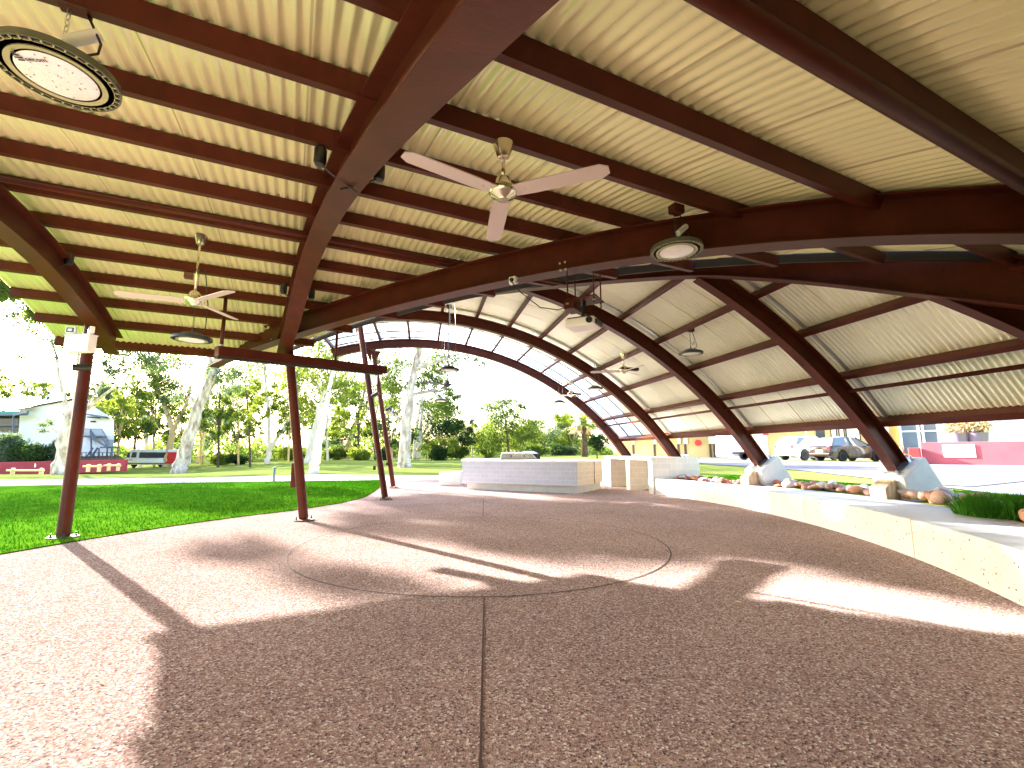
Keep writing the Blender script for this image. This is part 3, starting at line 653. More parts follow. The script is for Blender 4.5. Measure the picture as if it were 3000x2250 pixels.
# socket box on the long beam, with its cable
sb = PL(1503, 822, H1-N1*.11, N1); t = thing('socket_box', 'pale weatherproof socket box on the side of the long curved beam', 'power socket', tuple(sb))
MB().box(sb, (.09, .05, .09), radians(57.2-90)).build('box', 'white', t, bevel=.008)
MB().lathe([(.026, 0), (.022, .02), (0, .02)], sb-N1*.026, 14, -N1).build('socket', 'black', t)
cb = MB(); e_ = br-AXP[0]*.19-ZU*.03; m_ = (sb+e_)/2-ZU*.14
cb.tube([sb-N1*.05-ZU*.02, sb*.7+m_*.3-ZU*.06, m_-ZU*.03, m_*.35+e_*.65-ZU*.05, e_], .006, 6); tag(cb.build('power_cable', 'black', smooth=True), 'black cable sagging from the beam socket to the projector', 'cable')
for k in ((1640, 772), (1655, 768), (1642, 792), (1657, 789), (1515, 815), (1516, 828)):
    q = PL(*k, H1-N1*.1, N1); MB().lathe([(.012, -.004), (.012, .006), (0, .008)], q+N1*.0, 8, -N1).build('bolt_head', 'galv', pav)
for k in ((822, 976), (826, 982), (795, 994), (838, 978), (824, 995)):
    q = PL(*k, H1-N1*.1, N1); MB().lathe([(.011, -.004), (.011, .006), (0, .008)], q, 8, -N1).build('bolt_head', 'galv', pav)

# ------------------------------------------------------------ screen housing beam hung between eave and column
ra = bring((662, 872), RB+PB+.01); rbq = PL(988, 968, PE, NE)
la = PY(655, 1030, ra[1]); lb = PY(987, 1068, rbq[1]); la[0] = ra[0]; lb[0] = rbq[0]
dS = lb-la; t = thing('screen_housing', 'long brown projection screen housing hung on two posts below the eave', 'screen housing', tuple(la))
q0 = la-dS*.03; d_ = ray(1128, 1090); fden = dS[0]*d_[1]-dS[1]*d_[0]; sx = (la[1]*d_[0]-la[0]*d_[1])/fden; q1 = la+dS*sx
MB().bar(q0, q1, .13, .15).build('housing', 'steel', t, bevel=.006)
MB().bar(q0-ZU*.092+dS*.002, q1-ZU*.092-dS*.05, .10, .034).build('screen_slot', 'dark', t)
MB().tube([la+ZU*.06, ra], .026, 10).build('hanger_post', 'steel', t, smooth=True)
MB().tube([lb+ZU*.06, rbq], .024, 10).build('hanger_post', 'steel', t, smooth=True)
MB().tube([la+ZU*.02, la+ZU*.11], .036, 10).build('collar', 'galv', t)

# ------------------------------------------------------------ boxes and cameras on the columns
def on_col(base, head, z): b, h = V3(base), V3(head); return b+(h-b)*((z-b[2])/(h[2]-b[2]))
fl_ = PY(258, 1014, C1b[1]-.02); t = thing('emergency_flood_light', 'white twin-spot emergency light box on top of the left column', 'flood light', tuple(fl_))
r0 = radians(-8); MB().box(fl_+np.array([0, -.12, 0]), (.40, .12, .24), r0).build('battery_box', 'white', t, bevel=.012)
MB().box(fl_+np.array([0.0, -.12, .124]), (.41, .13, .012), r0).build('lid', 'white', t)
for s, a in ((-.13, .25), (.15, -.5)):
    q = fl_+np.array([s, -.14, .195]); rr_ = r0+a; ax_ = [np.array([cos(rr_), sin(rr_), 0]), np.array([-sin(rr_), cos(rr_), 0]), ZU]
    o = MB().box(q, (.13, .05, .10), ax=ax_).build('spot_head', 'white', t, bevel=.008); MB().box(q-ax_[1]*.027, (.098, .006, .07), ax=ax_).build('spot_glass', 'glassd', o)
    MB().box(q-ax_[1]*.031, (.05, .004, .03), ax=ax_).build('reflector', 'lens', o)
    MB().tube([q-ZU*.05, q-ZU*.08], .014, 8).build('swivel', 'white', o)
def camera_can(px, Y, d, label):
    c = PY(*px, Y); d = V3(d)/np.linalg.norm(d); t = thing('security_camera', label, 'camera', tuple(c), 'security cameras on the columns')
    MB().lathe([(0, -.1), (.04, -.1), (.045, .02), (.05, .1), (.042, .1), (.04, .085), (0, .085)], c, 16, d).build('body', 'black', t, smooth='auto')
    MB().lathe([(0, .0), (.026, .0)], c+d*.088, 14, d).build('lens', 'lens', t)
    MB().tube([c-d*.06, c-d*.06+np.array([.05, .06, .0])], .014, 8).build('bracket', 'black', t)
camera_can((240, 1076), C1b[1]-.12, (-.75, -.8, -.12), 'black round camera on the left column below the flood light')
camera_can((1099, 1156), C3b[1]-.9, (.9, -.2, .45), 'black tube camera angled up on the nearer of the two middle columns')
camera_can((1138, 1197), C4b[1]-.7, (.9, -.2, .5), 'black tube camera angled up on the farther of the two middle columns')
c = PY(1089, 1113, C4b[1]-.6); t = thing('speaker', 'pale grey box speaker between the two middle columns', 'speaker', tuple(c))
MB().box(c, (.2, .18, .3), .3).build('cabinet', 'white', t, bevel=.01); MB().box(c+np.array([.14, -.0, 0]), (.08, .1, .28), .3).build('side_panel', 'lens', t)
for px, Y, s, lb_ in (((862, 1392), C2b[1]+.1, (.09, .1, .42), 'brown power outlet box strapped low on the second column'), ((1097, 1371), C3b[1]-.02, (.06, .08, .1), 'small brown outlet box on the nearer middle column'), ((1134, 1359), C4b[1]-.02, (.06, .08, .1), 'small brown outlet box on the farther middle column')):
    q = PY(*px, Y); tag(MB().box(q, s, .2).build('outlet_box', 'steel', bevel=.008), lb_, 'power outlet')
# ------------------------------------------------------------ curved concrete bench
Bk = []
for f in Fr:
    y = f[1]; q = min(1., max(-1., (y-CB_[1])/RBK)); x = CB_[0]+RBK*cos(asin(q)); lo = float(np.interp(y, [1.5, 4.2, 9.5, 13.3], [.9, .8, .5, .42])); Bk.append((max(x, f[0]+lo), y))
Bk = np.array(Bk)
for _ in range(8): Bk[1:-1] = (Bk[:-2]+2*Bk[1:-1]+Bk[2:])/4
t = thing('concrete_bench', 'long curved pale concrete bench around the paved floor', 'bench', (5, 7, 0))
rows = [[(f[0], f[1], -.02) for f in Fr], [(f[0], f[1], HB-.012) for f in Fr], [(f[0]+(b[0]-f[0])*.015, f[1]+(b[1]-f[1])*.015, HB) for f, b in zip(Fr, Bk)]]
bm = MB(); bm.grid(rows); bm.add([(*Fr[0], -.02), (*Fr[0], HB), (*Bk[0], HB), (*Bk[0], -.02)], [(0, 1, 2, 3)]); bm.add([(*Fr[-1], -.02), (*Fr[-1], HB), (*Bk[-1], HB), (*Bk[-1], -.02)], [(0, 1, 2, 3)]); o = bm.build('front_wall', 'conc', t, smooth='auto')
# pitted face
pits = MB()
for k in range(420):
    i = random.uniform(1, 69); i0 = int(i); a = Fr[i0]+(Fr[i0+1]-Fr[i0])*(i-i0); d = Fr[i0+1]-Fr[i0]; d = d/np.linalg.norm(d); n_ = np.array([-d[1], d[0]]); n_ = n_ if n_[0] < 0 else -n_
    z = random.uniform(.03, .38); s_ = random.choice((.003, .004, .005, .007, .010)); c = np.array([a[0]+n_[0]*.002, a[1]+n_[1]*.002, z]); D3 = np.array([d[0], d[1], 0])
    vs = [c+D3*s_*cos(q)*random.uniform(.6, 1.3)+ZU*s_*sin(q)*random.uniform(.6, 1.3) for q in np.linspace(0, 2*pi, 8)[:-1]]; pits.add(vs, [tuple(range(7))])
tag(pits.build('surface_pits', 'soil', t), kind='stuff')
rows = [[(f[0]+(b[0]-f[0])*q, f[1]+(b[1]-f[1])*q, HB) for f, b in zip(Fr, Bk)] for q in (.015, .3, .6, .985)]
rows.append([(b[0], b[1], HB-.012) for b in Bk]); rows.append([(b[0], b[1], -.1) for b in Bk])
MB().grid(rows).build('seat_top', 'conc_top', t, smooth='auto')
for px in (2083, 2185, 2337, 2650):
    k = int(np.argmin([abs(CX+F*f[0]/(f[1]*FW[1])-px) for f in Fr])); a, b = Fr[k], Bk[k]; d = Fr[k+1]-Fr[k-1]; d = d/np.linalg.norm(d); n_ = np.array([-d[1], d[0]]); n_ = n_ if n_[0] < 0 else -n_
    MB().bar((a[0]+n_[0]*.0005, a[1]+n_[1]*.0005, 0.0), (a[0]+n_[0]*.0005, a[1]+n_[1]*.0005, HB+.001), .008, .005, (n_[0], n_[1], 0)).build('joint', 'stain', t)
# ------------------------------------------------------------ barbecue counter
def blockmat(name, c, w_, h_, rot=None):
    m = mat(name, c, .75, noise=.12, scale=3); n = m.node_tree; N = n.nodes; L = n.links; b = N['Principled BSDF']
    tc = N.new('ShaderNodeTexCoord'); mp = N.new('ShaderNodeMapping'); mp.inputs['Rotation'].default_value = (radians(90), 0, 0)
    L.new(tc.outputs['Object'], mp.inputs['Vector']); br_ = N.new('ShaderNodeTexBrick'); L.new(mp.outputs['Vector'], br_.inputs['Vector'])
    br_.offset = .37; br_.inputs['Scale'].default_value = 1; br_.inputs['Mortar Size'].default_value = .0035; br_.inputs['Brick Width'].default_value = w_; br_.inputs['Row Height'].default_value = h_
    br_.inputs['Color1'].default_value = (*c, 1); br_.inputs['Color2'].default_value = (*[q*.92 for q in c], 1); br_.inputs['Mortar'].default_value = (*[min(.85, q*1.35) for q in c], 1); br_.inputs['Mortar Smooth'].default_value = .2
    L.new(br_.outputs['Color'], b.inputs['Base Color']); return m
M['block'] = blockmat('grey_stack_block', (.42, .44, .50), .25, .123)
M['blockw'] = blockmat('warm_block', (.62, .52, .40), .25, .123)
M['blockp'] = blockmat('pale_block', (.66, .60, .54), .3, .17)
pl_ = [G(1368, 1433), G(1691, 1446), G(1743, 1436.5)]
dirF = (pl_[1]-pl_[0])/np.linalg.norm(pl_[1]-pl_[0]); nF = np.array([dirF[1], -dirF[0], 0]); dirR = (pl_[2]-pl_[1])/np.linalg.norm(pl_[2]-pl_[1])
A0 = pl_[0]-dirF*.1+nF*.14; A1 = PL(1692, 1424, pl_[1]+nF*.14, nF); A1 = np.array([A1[0], A1[1], 0]); A2 = A1+dirR*1.25
LBK = A0-nF*1.0-dirF*.35; RBK = A2-nF*.5-dirF*.1
CT = .93
t = thing('barbecue_counter', 'long grey block barbecue counter with chamfered end and white top', 'counter', tuple((A0+A1)/2*np.array([1, 1, 0])))
foot = [A0, A1, A2, A2-nF*.6, LBK]; z0, z1 = .21, CT-.06
MB().prism([q+ZU*z0 for q in (A0, A1, A1-nF*1.05, A0-nF*1.05)], (0, 0, 0), ZU*(z1-z0)).build('front_cladding', 'block', t)
MB().prism([q+ZU*z0 for q in (A1+dirF*.004, A2, A2-nF*.95, A1-nF*1.05+dirF*.004)], (0, 0, 0), ZU*(z1-z0)).build('end_cladding', 'blockw', t)
MB().prism([q+ZU*z0 for q in (A0-dirF*.004, A0-nF*1.05-dirF*.004, A0-nF*1.0-dirF*.45)], (0, 0, 0), ZU*(z1-z0)).build('side_cladding', 'block', t)
MB().prism([q for q in (pl_[0], pl_[1], pl_[2], pl_[2]-nF*.7, pl_[0]-nF*.8)], (0, 0, 0), ZU*(z0-.003)).build('plinth', 'conc', t)
ov = [A0+nF*.03-dirF*.03, A1+nF*.03+dirF*.01, A2+nF*.03+dirF*.03, A2-nF*.98, A0-nF*1.08-dirF*.45]
MB().prism([q+ZU*(z1+.002) for q in ov], (0, 0, 0), ZU*.055).build('countertop', 'white', t, bevel=.006)
for q_ in (0.0,):
    MB().bar(A2+nF*.004+ZU*z0, A2+nF*.004+ZU*z1, .02, .02, nF).build('corner_trim', 'iron', t)
def bbq(px0, px1, yb, yt, label, dark=False):
    Yb = (A0[1]+A1[1])/2+.55; a, b = PY(px0, yb, Yb), PY(px1, yb, Yb); a[2] = b[2] = CT; d = b-a; L_ = np.linalg.norm(d); d = d/L_; n_ = np.array([d[1], -d[0], 0]); h = .2
    c = (a+b)/2; t = thing('barbecue', label, 'barbecue', tuple(c))
    MB().prism([a+n_*.25, b+n_*.25, b+n_*.25+ZU*.02, a+n_*.25+ZU*.02], n_*0, n_*-.5).build('hotplate', 'stainless', t)
    MB().hexa([a+n_*.24+ZU*.022+d*.0, b+n_*.24+ZU*.022, b-n_*.24+ZU*.022, a-n_*.24+ZU*.022], [a+n_*.1+ZU*h+d*.03, b+n_*.1+ZU*h-d*.16, b-n_*.2+ZU*(h+.02)-d*.16, a-n_*.2+ZU*(h+.02)+d*.03]).build('hood', 'stainless', t, bevel=.012)
    for s in (.3, .66):
        q = a+d*L_*s+n_*.19+ZU*.11; MB().box(q, (.02, .03, .05), atan2(d[1], d[0])).build('handle', 'black', t)
    return t, a, b, d, n_
bbq(1466, 1572, 1338, 1318, 'stainless steel barbecue hood on the white counter top')
Yb = (A0[1]+A1[1])/2+.95; q = PY(1566, 1330, Yb); q[2] = CT
t = thing('grill_box', 'open black lidded grill behind the steel barbecue hood', 'grill', tuple(q)); MB().box(q+ZU*.085, (.3, .4, .17), .1).build('firebox', 'black', t); MB().hexa([q+np.array([-.5, -.15, .17]), q+np.array([.12, -.15, .175]), q+np.array([.12, .22, .175]), q+np.array([-.5, .22, .17])], [q+np.array([-.32, -.02, .26]), q+np.array([-.02, -.02, .255]), q+np.array([-.02, .1, .25]), q+np.array([-.32, .1, .25])]).build('hood', 'stainless', t, bevel=.01)
# concrete cube seat
a, b = G(1286, 1424), G(1345, 1422); t_ = MB().prism([a, b, b+np.array([.1, .75, 0]), a+np.array([-.02, .75, 0])], (0, 0, 0), ZU*.47).build('concrete_block_seat', 'conc', bevel=.015); tag(t_, 'square concrete block seat beside the left end of the barbecue counter', 'seat')
# ------------------------------------------------------------ block kitchen with two openings
p0, p1 = G(1776, 1423), G(1911, 1447); d = p1-p0; Lk = np.linalg.norm(d); d /= Lk; n_ = np.array([d[1], -d[0], 0])
if n_[1] > 0: n_ = -n_
t = thing('block_kitchen', 'low pale block unit with two open bays beside the bench end', 'block unit', tuple(p0)); HK = 1.02; dk = .75
def xk(px):
    r_ = ray(px, 1400); den = d[0]*r_[1]-d[1]*r_[0]; return (p0[1]*r_[0]-p0[0]*r_[1])/den
seg = [xk(q) for q in (1776, 1789, 1835, 1845, 1901, 1912)]
for s0, s1 in ((seg[0], seg[1]), (seg[2], seg[3]), (seg[4], seg[5])):
    MB().prism([p0+d*s0, p0+d*s1, p0+d*s1-n_*dk, p0+d*s0-n_*dk], (0, 0, 0), ZU*(HK-.1)).build('pier', 'blockp', t)
MB().prism([p0+d*seg[0]-n_*(dk-.05), p0+d*seg[5]-n_*(dk-.05), p0+d*seg[5]-n_*dk, p0+d*seg[0]-n_*dk], ZU*.003, ZU*(HK-.104)).build('back_wall', 'blockw', t)
MB().prism([p0+d*(seg[0]-.06)+n_*.03, p0+d*seg[5]+n_*.03, p0+d*seg[5]-n_*(dk+.03), p0+d*(seg[0]-.06)-n_*(dk+.03)], ZU*(HK-.097), ZU*HK).build('bench_top', 'conc', t, bevel=.01)
e0 = p0+d*seg[5]; e1 = G(1986, 1449); e1 = e0+np.array([.66, .03, 0])
MB().prism([e0+d*.004, e1, e1-n_*dk, e0+d*.004-n_*dk], (0, 0, 0), ZU*HK).build('end_wall', 'blockp', t)
w0 = p0-d*.55; MB().prism([w0, p0-d*.08, p0-d*.08-n_*dk, w0-n_*dk], (0, 0, 0), ZU*.9).build('side_wall', 'blockp', t)
# ------------------------------------------------------------ river stones behind the bench
protos = []
for k, c in enumerate(((.42, .15, .08), (.50, .24, .15), (.62, .40, .30), (.30, .10, .07), (.58, .52, .48), (.36, .20, .15))):
    m = mat('stone_%s' % ('abcdef'[k]), c, .6, noise=.35, scale=9, bump=.15); b = MB(); n1, n2 = 9, 7; vs = [(0, 0, -1)]
    prof = [(max(.0, sin(pi*i/n2)), -cos(pi*i/n2)) for i in range(n2+1)]; b.lathe(prof, (0, 0, 0), n1)
    sd_ = rng.random(6)*6
    b.v = [(x*(1+.13*sin(3*y+sd_[0])+.1*sin(4*z+sd_[1])), y*(1+.13*sin(3*z+sd_[2])+.1*sin(4*x+sd_[3])), z*(1+.15*sin(2.5*x+sd_[4]))) for x, y, z in b.v]
    o = b.build('river_stone', m, smooth=True); s_ = o.modifiers.new('round', 'SUBSURF'); s_.levels = s_.render_levels = 1; protos.append(o)
used = set(); cnt = 0
LBS = ('smooth red brown river stone in the bed behind the bench',)
def place_stone(x, y, r_, lift=0):
    global cnt
    k = int(rng.choice(6, p=[.2, .22, .22, .12, .12, .12])); o = protos[k]
    if k in used: o = o.copy(); COL.objects.link(o)
    used.add(k); f = rng.uniform(.8, 1.25)
    o.scale = (r_*f, r_/f, r_*rng.uniform(.5, .75)); o.rotation_euler = (rng.normal(0, .15), rng.normal(0, .15), rng.random()*6.28)
    o.location = (x, y, max(tz(x, y), .33)+o.scale[2]*.55+lift); tag(o, 'smooth rounded river stone, reddish to cream, in the heap behind the bench', 'stone', 'river stones heaped behind the bench'); cnt += 1
for k in range(270):
    s_ = rng.random()**1.0; i = 16+s_*54; i0 = min(int(i), 70); b = Bk[i0]+(Bk[min(i0+1, 71)]-Bk[i0])*(i-int(i)); d_ = Bk[min(i0+1, 71)]-Bk[max(i0-1, 0)]; d_ = d_/np.linalg.norm(d_); nn_ = np.array([d_[1], -d_[0]]); nn_ = nn_ if nn_[0] > 0 else -nn_
    wdt = .10+rng.random()*.55; q = b+nn_*wdt; place_stone(q[0], q[1], rng.uniform(.065, .135)*(1.15 if s_ < .35 else .9), .02+.09*(wdt < .4)*rng.random())
# soil bed under the stones
rows = []
for q in (.0, .35, .7):
    row = []
    for i in range(72):
        d_ = Bk[min(i+1, 71)]-Bk[max(i-1, 0)]; d_ = d_/np.linalg.norm(d_); nn_ = np.array([d_[1], -d_[0]]); nn_ = nn_ if nn_[0] > 0 else -nn_
        p_ = Bk[i]+nn_*(.01+q); row.append((p_[0], p_[1], .372+.03*q))
    rows.append(row)
tag(MB().grid(rows).build('soil', 'soil', smooth=True), kind='structure')
# grass strip between stones and road, tufts
def strip_pts(n, lo, hi, i0_, i1_):
    out = []
    for _ in range(n):
        i = rng.uniform(i0_, i1_); k = int(i); b = Bk[k]+(Bk[min(k+1, 71)]-Bk[k])*(i-k); d_ = Bk[min(k+1, 71)]-Bk[max(k-1, 0)]; d_ = d_/np.linalg.norm(d_); nn_ = np.array([d_[1], -d_[0]]); nn_ = nn_ if nn_[0] > 0 else -nn_
        out.append(b+nn_*rng.uniform(lo, hi))
    return np.array(out)
rows = []
for q in (.55, 1.2, 2.0, 2.7):
    row = []
    for i in range(72):
        d_ = Bk[min(i+1, 71)]-Bk[max(i-1, 0)]; d_ = d_/np.linalg.norm(d_); nn_ = np.array([d_[1], -d_[0]]); nn_ = nn_ if nn_[0] > 0 else -nn_
        p_ = Bk[i]+nn_*q; row.append((p_[0], p_[1], tz(*p_)+.016))
    rows.append(row)
tag(MB().grid(rows).build('lawn', 'lawn', smooth=True), kind='structure')
gz = lambda x, y: max(tz(x, y), .38)
o = blades(strip_pts(16000, .6, 2.6, 8, 70), gz, .03, .08, .006, 'grass_blades', 'blade_grass'); tag(o, 'green grass strip between the stones and the car park', 'grass')
def tuft_at(c, rad, n, h0, h1, name, label, m='hedge'):
    pts = []
    while len(pts) < n:
        q = rng.uniform(-1, 1, 2)
        if q@q < 1: pts.append(c[:2]+q*rad)
    o = blades(np.array(pts), gz, h0, h1, .007, name, m); del o['kind']; tag(o, label, 'plant'); return o
q = G(2960, 1490, .5); tuft_at(q, np.array([.5, .45]), 5200, .10, .3, 'ground_cover_plant', 'bushy bright green grassy plant behind the bench at the right edge')
# ------------------------------------------------------------ trees
def leafmesh(C, size, asp, droop=.5):
    n = len(C); d = rng.normal(0, 1, (n, 3)); d[:, 2] -= droop*1.6; d /= np.linalg.norm(d, axis=1)[:, None]
    s = np.cross(d, rng.normal(0, 1, (n, 3))); s /= np.linalg.norm(s, axis=1)[:, None]
    L = (size*(.6+.8*rng.random(n)))[:, None]; W = L*asp
    v = np.stack([C, C+d*L*.5+s*W*.5, C+d*L, C+d*L*.5-s*W*.5], 1)
    return v.reshape(-1, 3)
def crown_pts(c, r, n, sub=26, spread=.2):
    k = max(4, n//sub); d = rng.normal(0, 1, (k, 3)); d /= np.linalg.norm(d, axis=1)[:, None]; rad = rng.random(k)**.42
    sc_ = c+d*rad[:, None]*r; idx = rng.integers(0, k, n); g = rng.normal(0, 1, (n, 3))*np.mean(r)*spread*(.5+rng.random(k)[idx])[:, None]
    g[:, 2] *= .75; return sc_[idx]+g
def mesh_np(name, v, m, parent, nper=4):
    me = bpy.data.meshes.new(name); n = len(v)//nper
    if parent is not None: v = v-np.array(parent.location)
    me.vertices.add(len(v)); me.vertices.foreach_set('co', np.ascontiguousarray(v, np.float32).ravel())
    me.loops.add(n*nper); me.loops.foreach_set('vertex_index', np.arange(n*nper, dtype=np.int32))
    me.polygons.add(n); me.polygons.foreach_set('loop_start', np.arange(0, n*nper, nper, dtype=np.int32)); me.polygons.foreach_set('loop_total', np.full(n, nper, np.int32))
    me.update(); me.materials.append(M[m]); o = bpy.data.objects.new(name, me); COL.objects.link(o); o.parent = parent; return o
def wob(pts, k=5, a=.5):
    pts = [np.array(p, float) for p in pts]; out = []
    for i in range(len(pts)-1):
        for j in range(k): out.append(pts[i]+(pts[i+1]-pts[i])*j/k)
    out.append(pts[-1]); q = np.array(out)
    for _ in range(3): q[1:-1, :3] = (q[:-2, :3]+2*q[1:-1, :3]+q[2:, :3])/4
    return q
def tree(label, base, stems, clumps, bark='bark', leaf='leaf', Y=None, dens=1., asp=.24, lsize=None, droop=.5, group=None, name='gum_tree', cat='tree'):
    """base (px,py) on the ground; stems [[(px,py,halfwidth_px),...]]; clumps (px,py,rx,ry[,depth shift[,density]])"""
    if Y is None: b = GT(*base); Y = b[1]
    else: b = PY(base[0], base[1], Y); b[2] = tz(b[0], b[1])
    t = thing(name, label, cat, tuple(b), group); tb = MB()
    for si, st_ in enumerate(stems):
        dy = 0; pp = []
        for i, (x, y, w_) in enumerate(st_):
            q = PY(x, y, Y+((i*.35*(1 if si % 2 else -1)) if si else 0)); r_ = w_*Y/F
            if si == 0 and i == 0: q[2] = b[2]-.15
            pp.append((*q, r_))
        q = wob(pp)
        if len(q) > 4: q[1:-1, :2] += rng.normal(0, .018, (len(q)-2, 2))*q[1:-1, 3:4]*6
        tb.tube([w_[:3] for w_ in q], [max(w_[3], .012) for w_ in q], 10)
    tb.build('trunk', bark, t, smooth=True)
    ls = lsize or min(.42, max(.15, .0088*Y)); V = []; P_ = []
    for c_ in clumps:
        if c_[0] == 'w':
            _, fx, fy, d_, r0_, dn = c_; c = np.array([fx+SUN_AZ[0]*d_, fy+SUN_AZ[1]*d_, d_*tan(SUN_EL)]); P_.append(crown_pts(c, np.array([r0_, r0_, r0_*.8]), int(900*dn*r0_*r0_/(ls*ls*asp*14)))); continue  # 'w': added leaf clump, set up-sun of a floor point to shade it
        x, y, rx, ry = c_[:4]; dz = c_[4] if len(c_) > 4 else rng.uniform(-1.5, 1.5); dn = c_[5] if len(c_) > 5 else 1
        c = PY(x, y, Y+dz); k = (Y+dz)/F; r = np.array([rx*k, (rx+ry)/2*k*.9, ry*k])
        n = int(dens*dn*5.2*r[0]*r[2]*3.1/(ls*ls*asp*.5)*.55); n = max(60, min(n, 14000)); P_.append(crown_pts(c, r, n))
    if P_: mesh_np('crown', leafmesh(np.concatenate(P_), ls, asp, droop), leaf, t)
    return t
# hero trunks, left to right
tree('large gum with flaking pink and white bark behind the left column', (174, 1388),
     [[(172, 1390, 20), (176, 1370, 18), (190, 1278, 14), (200, 1238, 9), (196, 1200, 6.5), (188, 1165, 5), (172, 1100, 4), (165, 1040, 3), (140, 960, 2)], [(196, 1255, 7), (212, 1215, 5.5), (222, 1140, 4), (228, 1050, 3), (240, 960, 2)], [(204, 1235, 6), (255, 1198, 4.5), (300, 1160, 4), (352, 1122, 3), (400, 1085, 2)], [(262, 1190, 3), (282, 1140, 2.5), (330, 1090, 2)], [(186, 1276, 2.5), (160, 1262, 2), (148, 1247, 1.6), (132, 1233, 1)]],
     [(62, 925, 62, 50, 0, .5), (120, 985, 50, 40, 1, .45), (30, 870, 60, 60, 0, .45), (185, 1015, 45, 40, 0, .4), (60, 1050, 50, 30, 1, .3), (142, 1238, 22, 14, -.3, .8), (250, 930, 60, 50, 1, .5), (128, 1258, 12, 7, 0, .8), (420, 1050, 90, 38, 1, 1.0), (325, 1085, 55, 32, 0, .9), (350, 1020, 80, 40, 2, .7), (90, 800, 80, 36, 0, .32), (-70, 830, 80, 40, 1, .35), (220, 790, 70, 36, 0, .3)], 'barkp', 'leafb')  # last three thin clumps added to dapple the sunlit floor
tree('tall white gum trunk leaning right behind the eave', (525, 1384), [[(523, 1386, 20), (530, 1360, 17.5), (557, 1268, 15.5), (582, 1195, 14), (605, 1140, 13), (628, 1085, 12), (662, 1000, 10), (700, 900, 8), (730, 820, 6)], [(585, 1190, 5), (560, 1160, 4), (540, 1172, 3), (528, 1150, 2)], [(628, 1090, 6), (600, 1000, 4), (575, 900, 3)]],
     [(676, 1100, 70, 45, 1, .8), (640, 930, 80, 60, 0, .8), (740, 860, 110, 70, 1, .8), (560, 880, 90, 50, 0, .7), (520, 1150, 30, 25, 0, .4), ('w', .5, 8.0, 36, 1.25, .8), ('w', 2.4, 7.6, 35, 1.15, .8), ('w', 4.3, 8.4, 34, 1.1, .75), ('w', 2.2, 9.6, 34, 1.0, .8), ('w', 4.6, 10.6, 32, .9, .7), ('w', .2, 10.6, 33, .9, .7), ('w', 2.6, 11.6, 31, .7, .7), ('w', 1.6, 6.0, 36, .7, .8), ('w', .1, 6.3, 36, .7, .7), ('w', 3.4, 6.2, 35, .55, .7), ('w', 4.05, 5.2, 36, .62, 1.5), ('w', 4.35, 4.3, 37, .6, 1.5), ('w', 4.7, 6.1, 35, .7, 1.4), ('w', 4.2, 3.6, 37, .4, 1.4)], 'barkp', 'leafb')  # 'w' clumps are extra foliage added to shade the middle floor and bench side
tree('forked pale gum whose two limbs split in a V beside the leaning white trunk', (486, 1378), [[(484, 1380, 11), (492, 1340, 9.5), (503, 1285, 8), (506, 1262, 7), (492, 1215, 6), (478, 1180, 5), (455, 1120, 4), (430, 1050, 3)], [(506, 1264, 6), (524, 1225, 5), (543, 1195, 4.5), (560, 1130, 3)], [(455, 1120, 3), (462, 1090, 2.5), (485, 1060, 2)]],
     [(468, 1128, 66, 42, 0, 1), (510, 1166, 60, 50, 1, .9), (440, 1085, 60, 40, 0, .9), (540, 1215, 40, 30, 1, .6), (500, 1060, 70, 35, 1, .8), ('w', -1.2, 9.4, 33, 1.0, .8), ('w', -1.4, 11.6, 32, .9, .7), ('w', -2.4, 8.3, 33, .5, .6), ('w', -1.7, 6.9, 34, .45, .6), ('w', -3.0, 5.5, 35, .4, .7), ('w', -1.3, 4.5, 36, .45, .7), ('w', -2.4, 10.6, 30, .7, .7), ('w', -6.5, 10.6, 28, 1.0, 1.3), ('w', -8.7, 12.8, 26, 1.3, 1.3), ('w', -10.5, 9.6, 27, 1.0, 1.2), ('w', -6.0, 13.8, 25, 1.0, 1.2), ('w', -11.5, 13.5, 25, 1.0, 1.2)], 'barky', 'leaf')  # 'w' clumps are extra foliage added to dapple the left floor and lawn
tree('slim white gum curving up in front of the white minibus', (407, 1370), [[(405, 1372, 8), (414, 1352, 7), (429, 1310, 6.2), (428, 1276, 5.5), (418, 1240, 4.2), (411, 1208, 3.4), (400, 1150, 2.5)], [(429, 1285, 3.5), (447, 1262, 3), (462, 1235, 2.4), (466, 1200, 1.6)]],
     [(385, 1188, 58, 44, 0, 1), (372, 1240, 44, 46, 1, .8), (430, 1210, 50, 40, 1, .8), (338, 1168, 45, 38, 2, .8)], 'bark', 'leafy')
tree('golden barked gum standing just right of the big leaning trunk', (584, 1358), [[(583, 1360, 9), (592, 1310, 7.5), (597, 1258, 7), (602, 1215, 6), (607, 1178, 5), (612, 1110, 4), (616, 1020, 3)], [(598, 1262, 4), (580, 1240, 3), (572, 1225, 2)]],
     [(660, 1160, 60, 50, 1, .9), (620, 1220, 50, 40, 2, .7), (610, 1070, 50, 50, 0, .7), (690, 1215, 60, 50, 2, .8)], 'barky', 'leaf')
tree('thin white gum with a forked base left of the second column', (781, 1358), [[(780, 1360, 8), (790, 1325, 7), (788, 1270, 5.2), (787, 1210, 4.6), (780, 1150, 4), (776, 1090, 3.2), (770, 1020, 2.2)], [(789, 1320, 6), (812, 1282, 5), (838, 1246, 4.2), (862, 1200, 3.5), (880, 1130, 2.5)]],
     [(773, 1085, 60, 60, 0, .55), (720, 1075, 50, 40, 1, .5), (825, 1180, 48, 70, 2, .7), (745, 1140, 45, 40, 1, .5), (860, 1080, 60, 50, 1, .6)], 'bark', 'leafy')
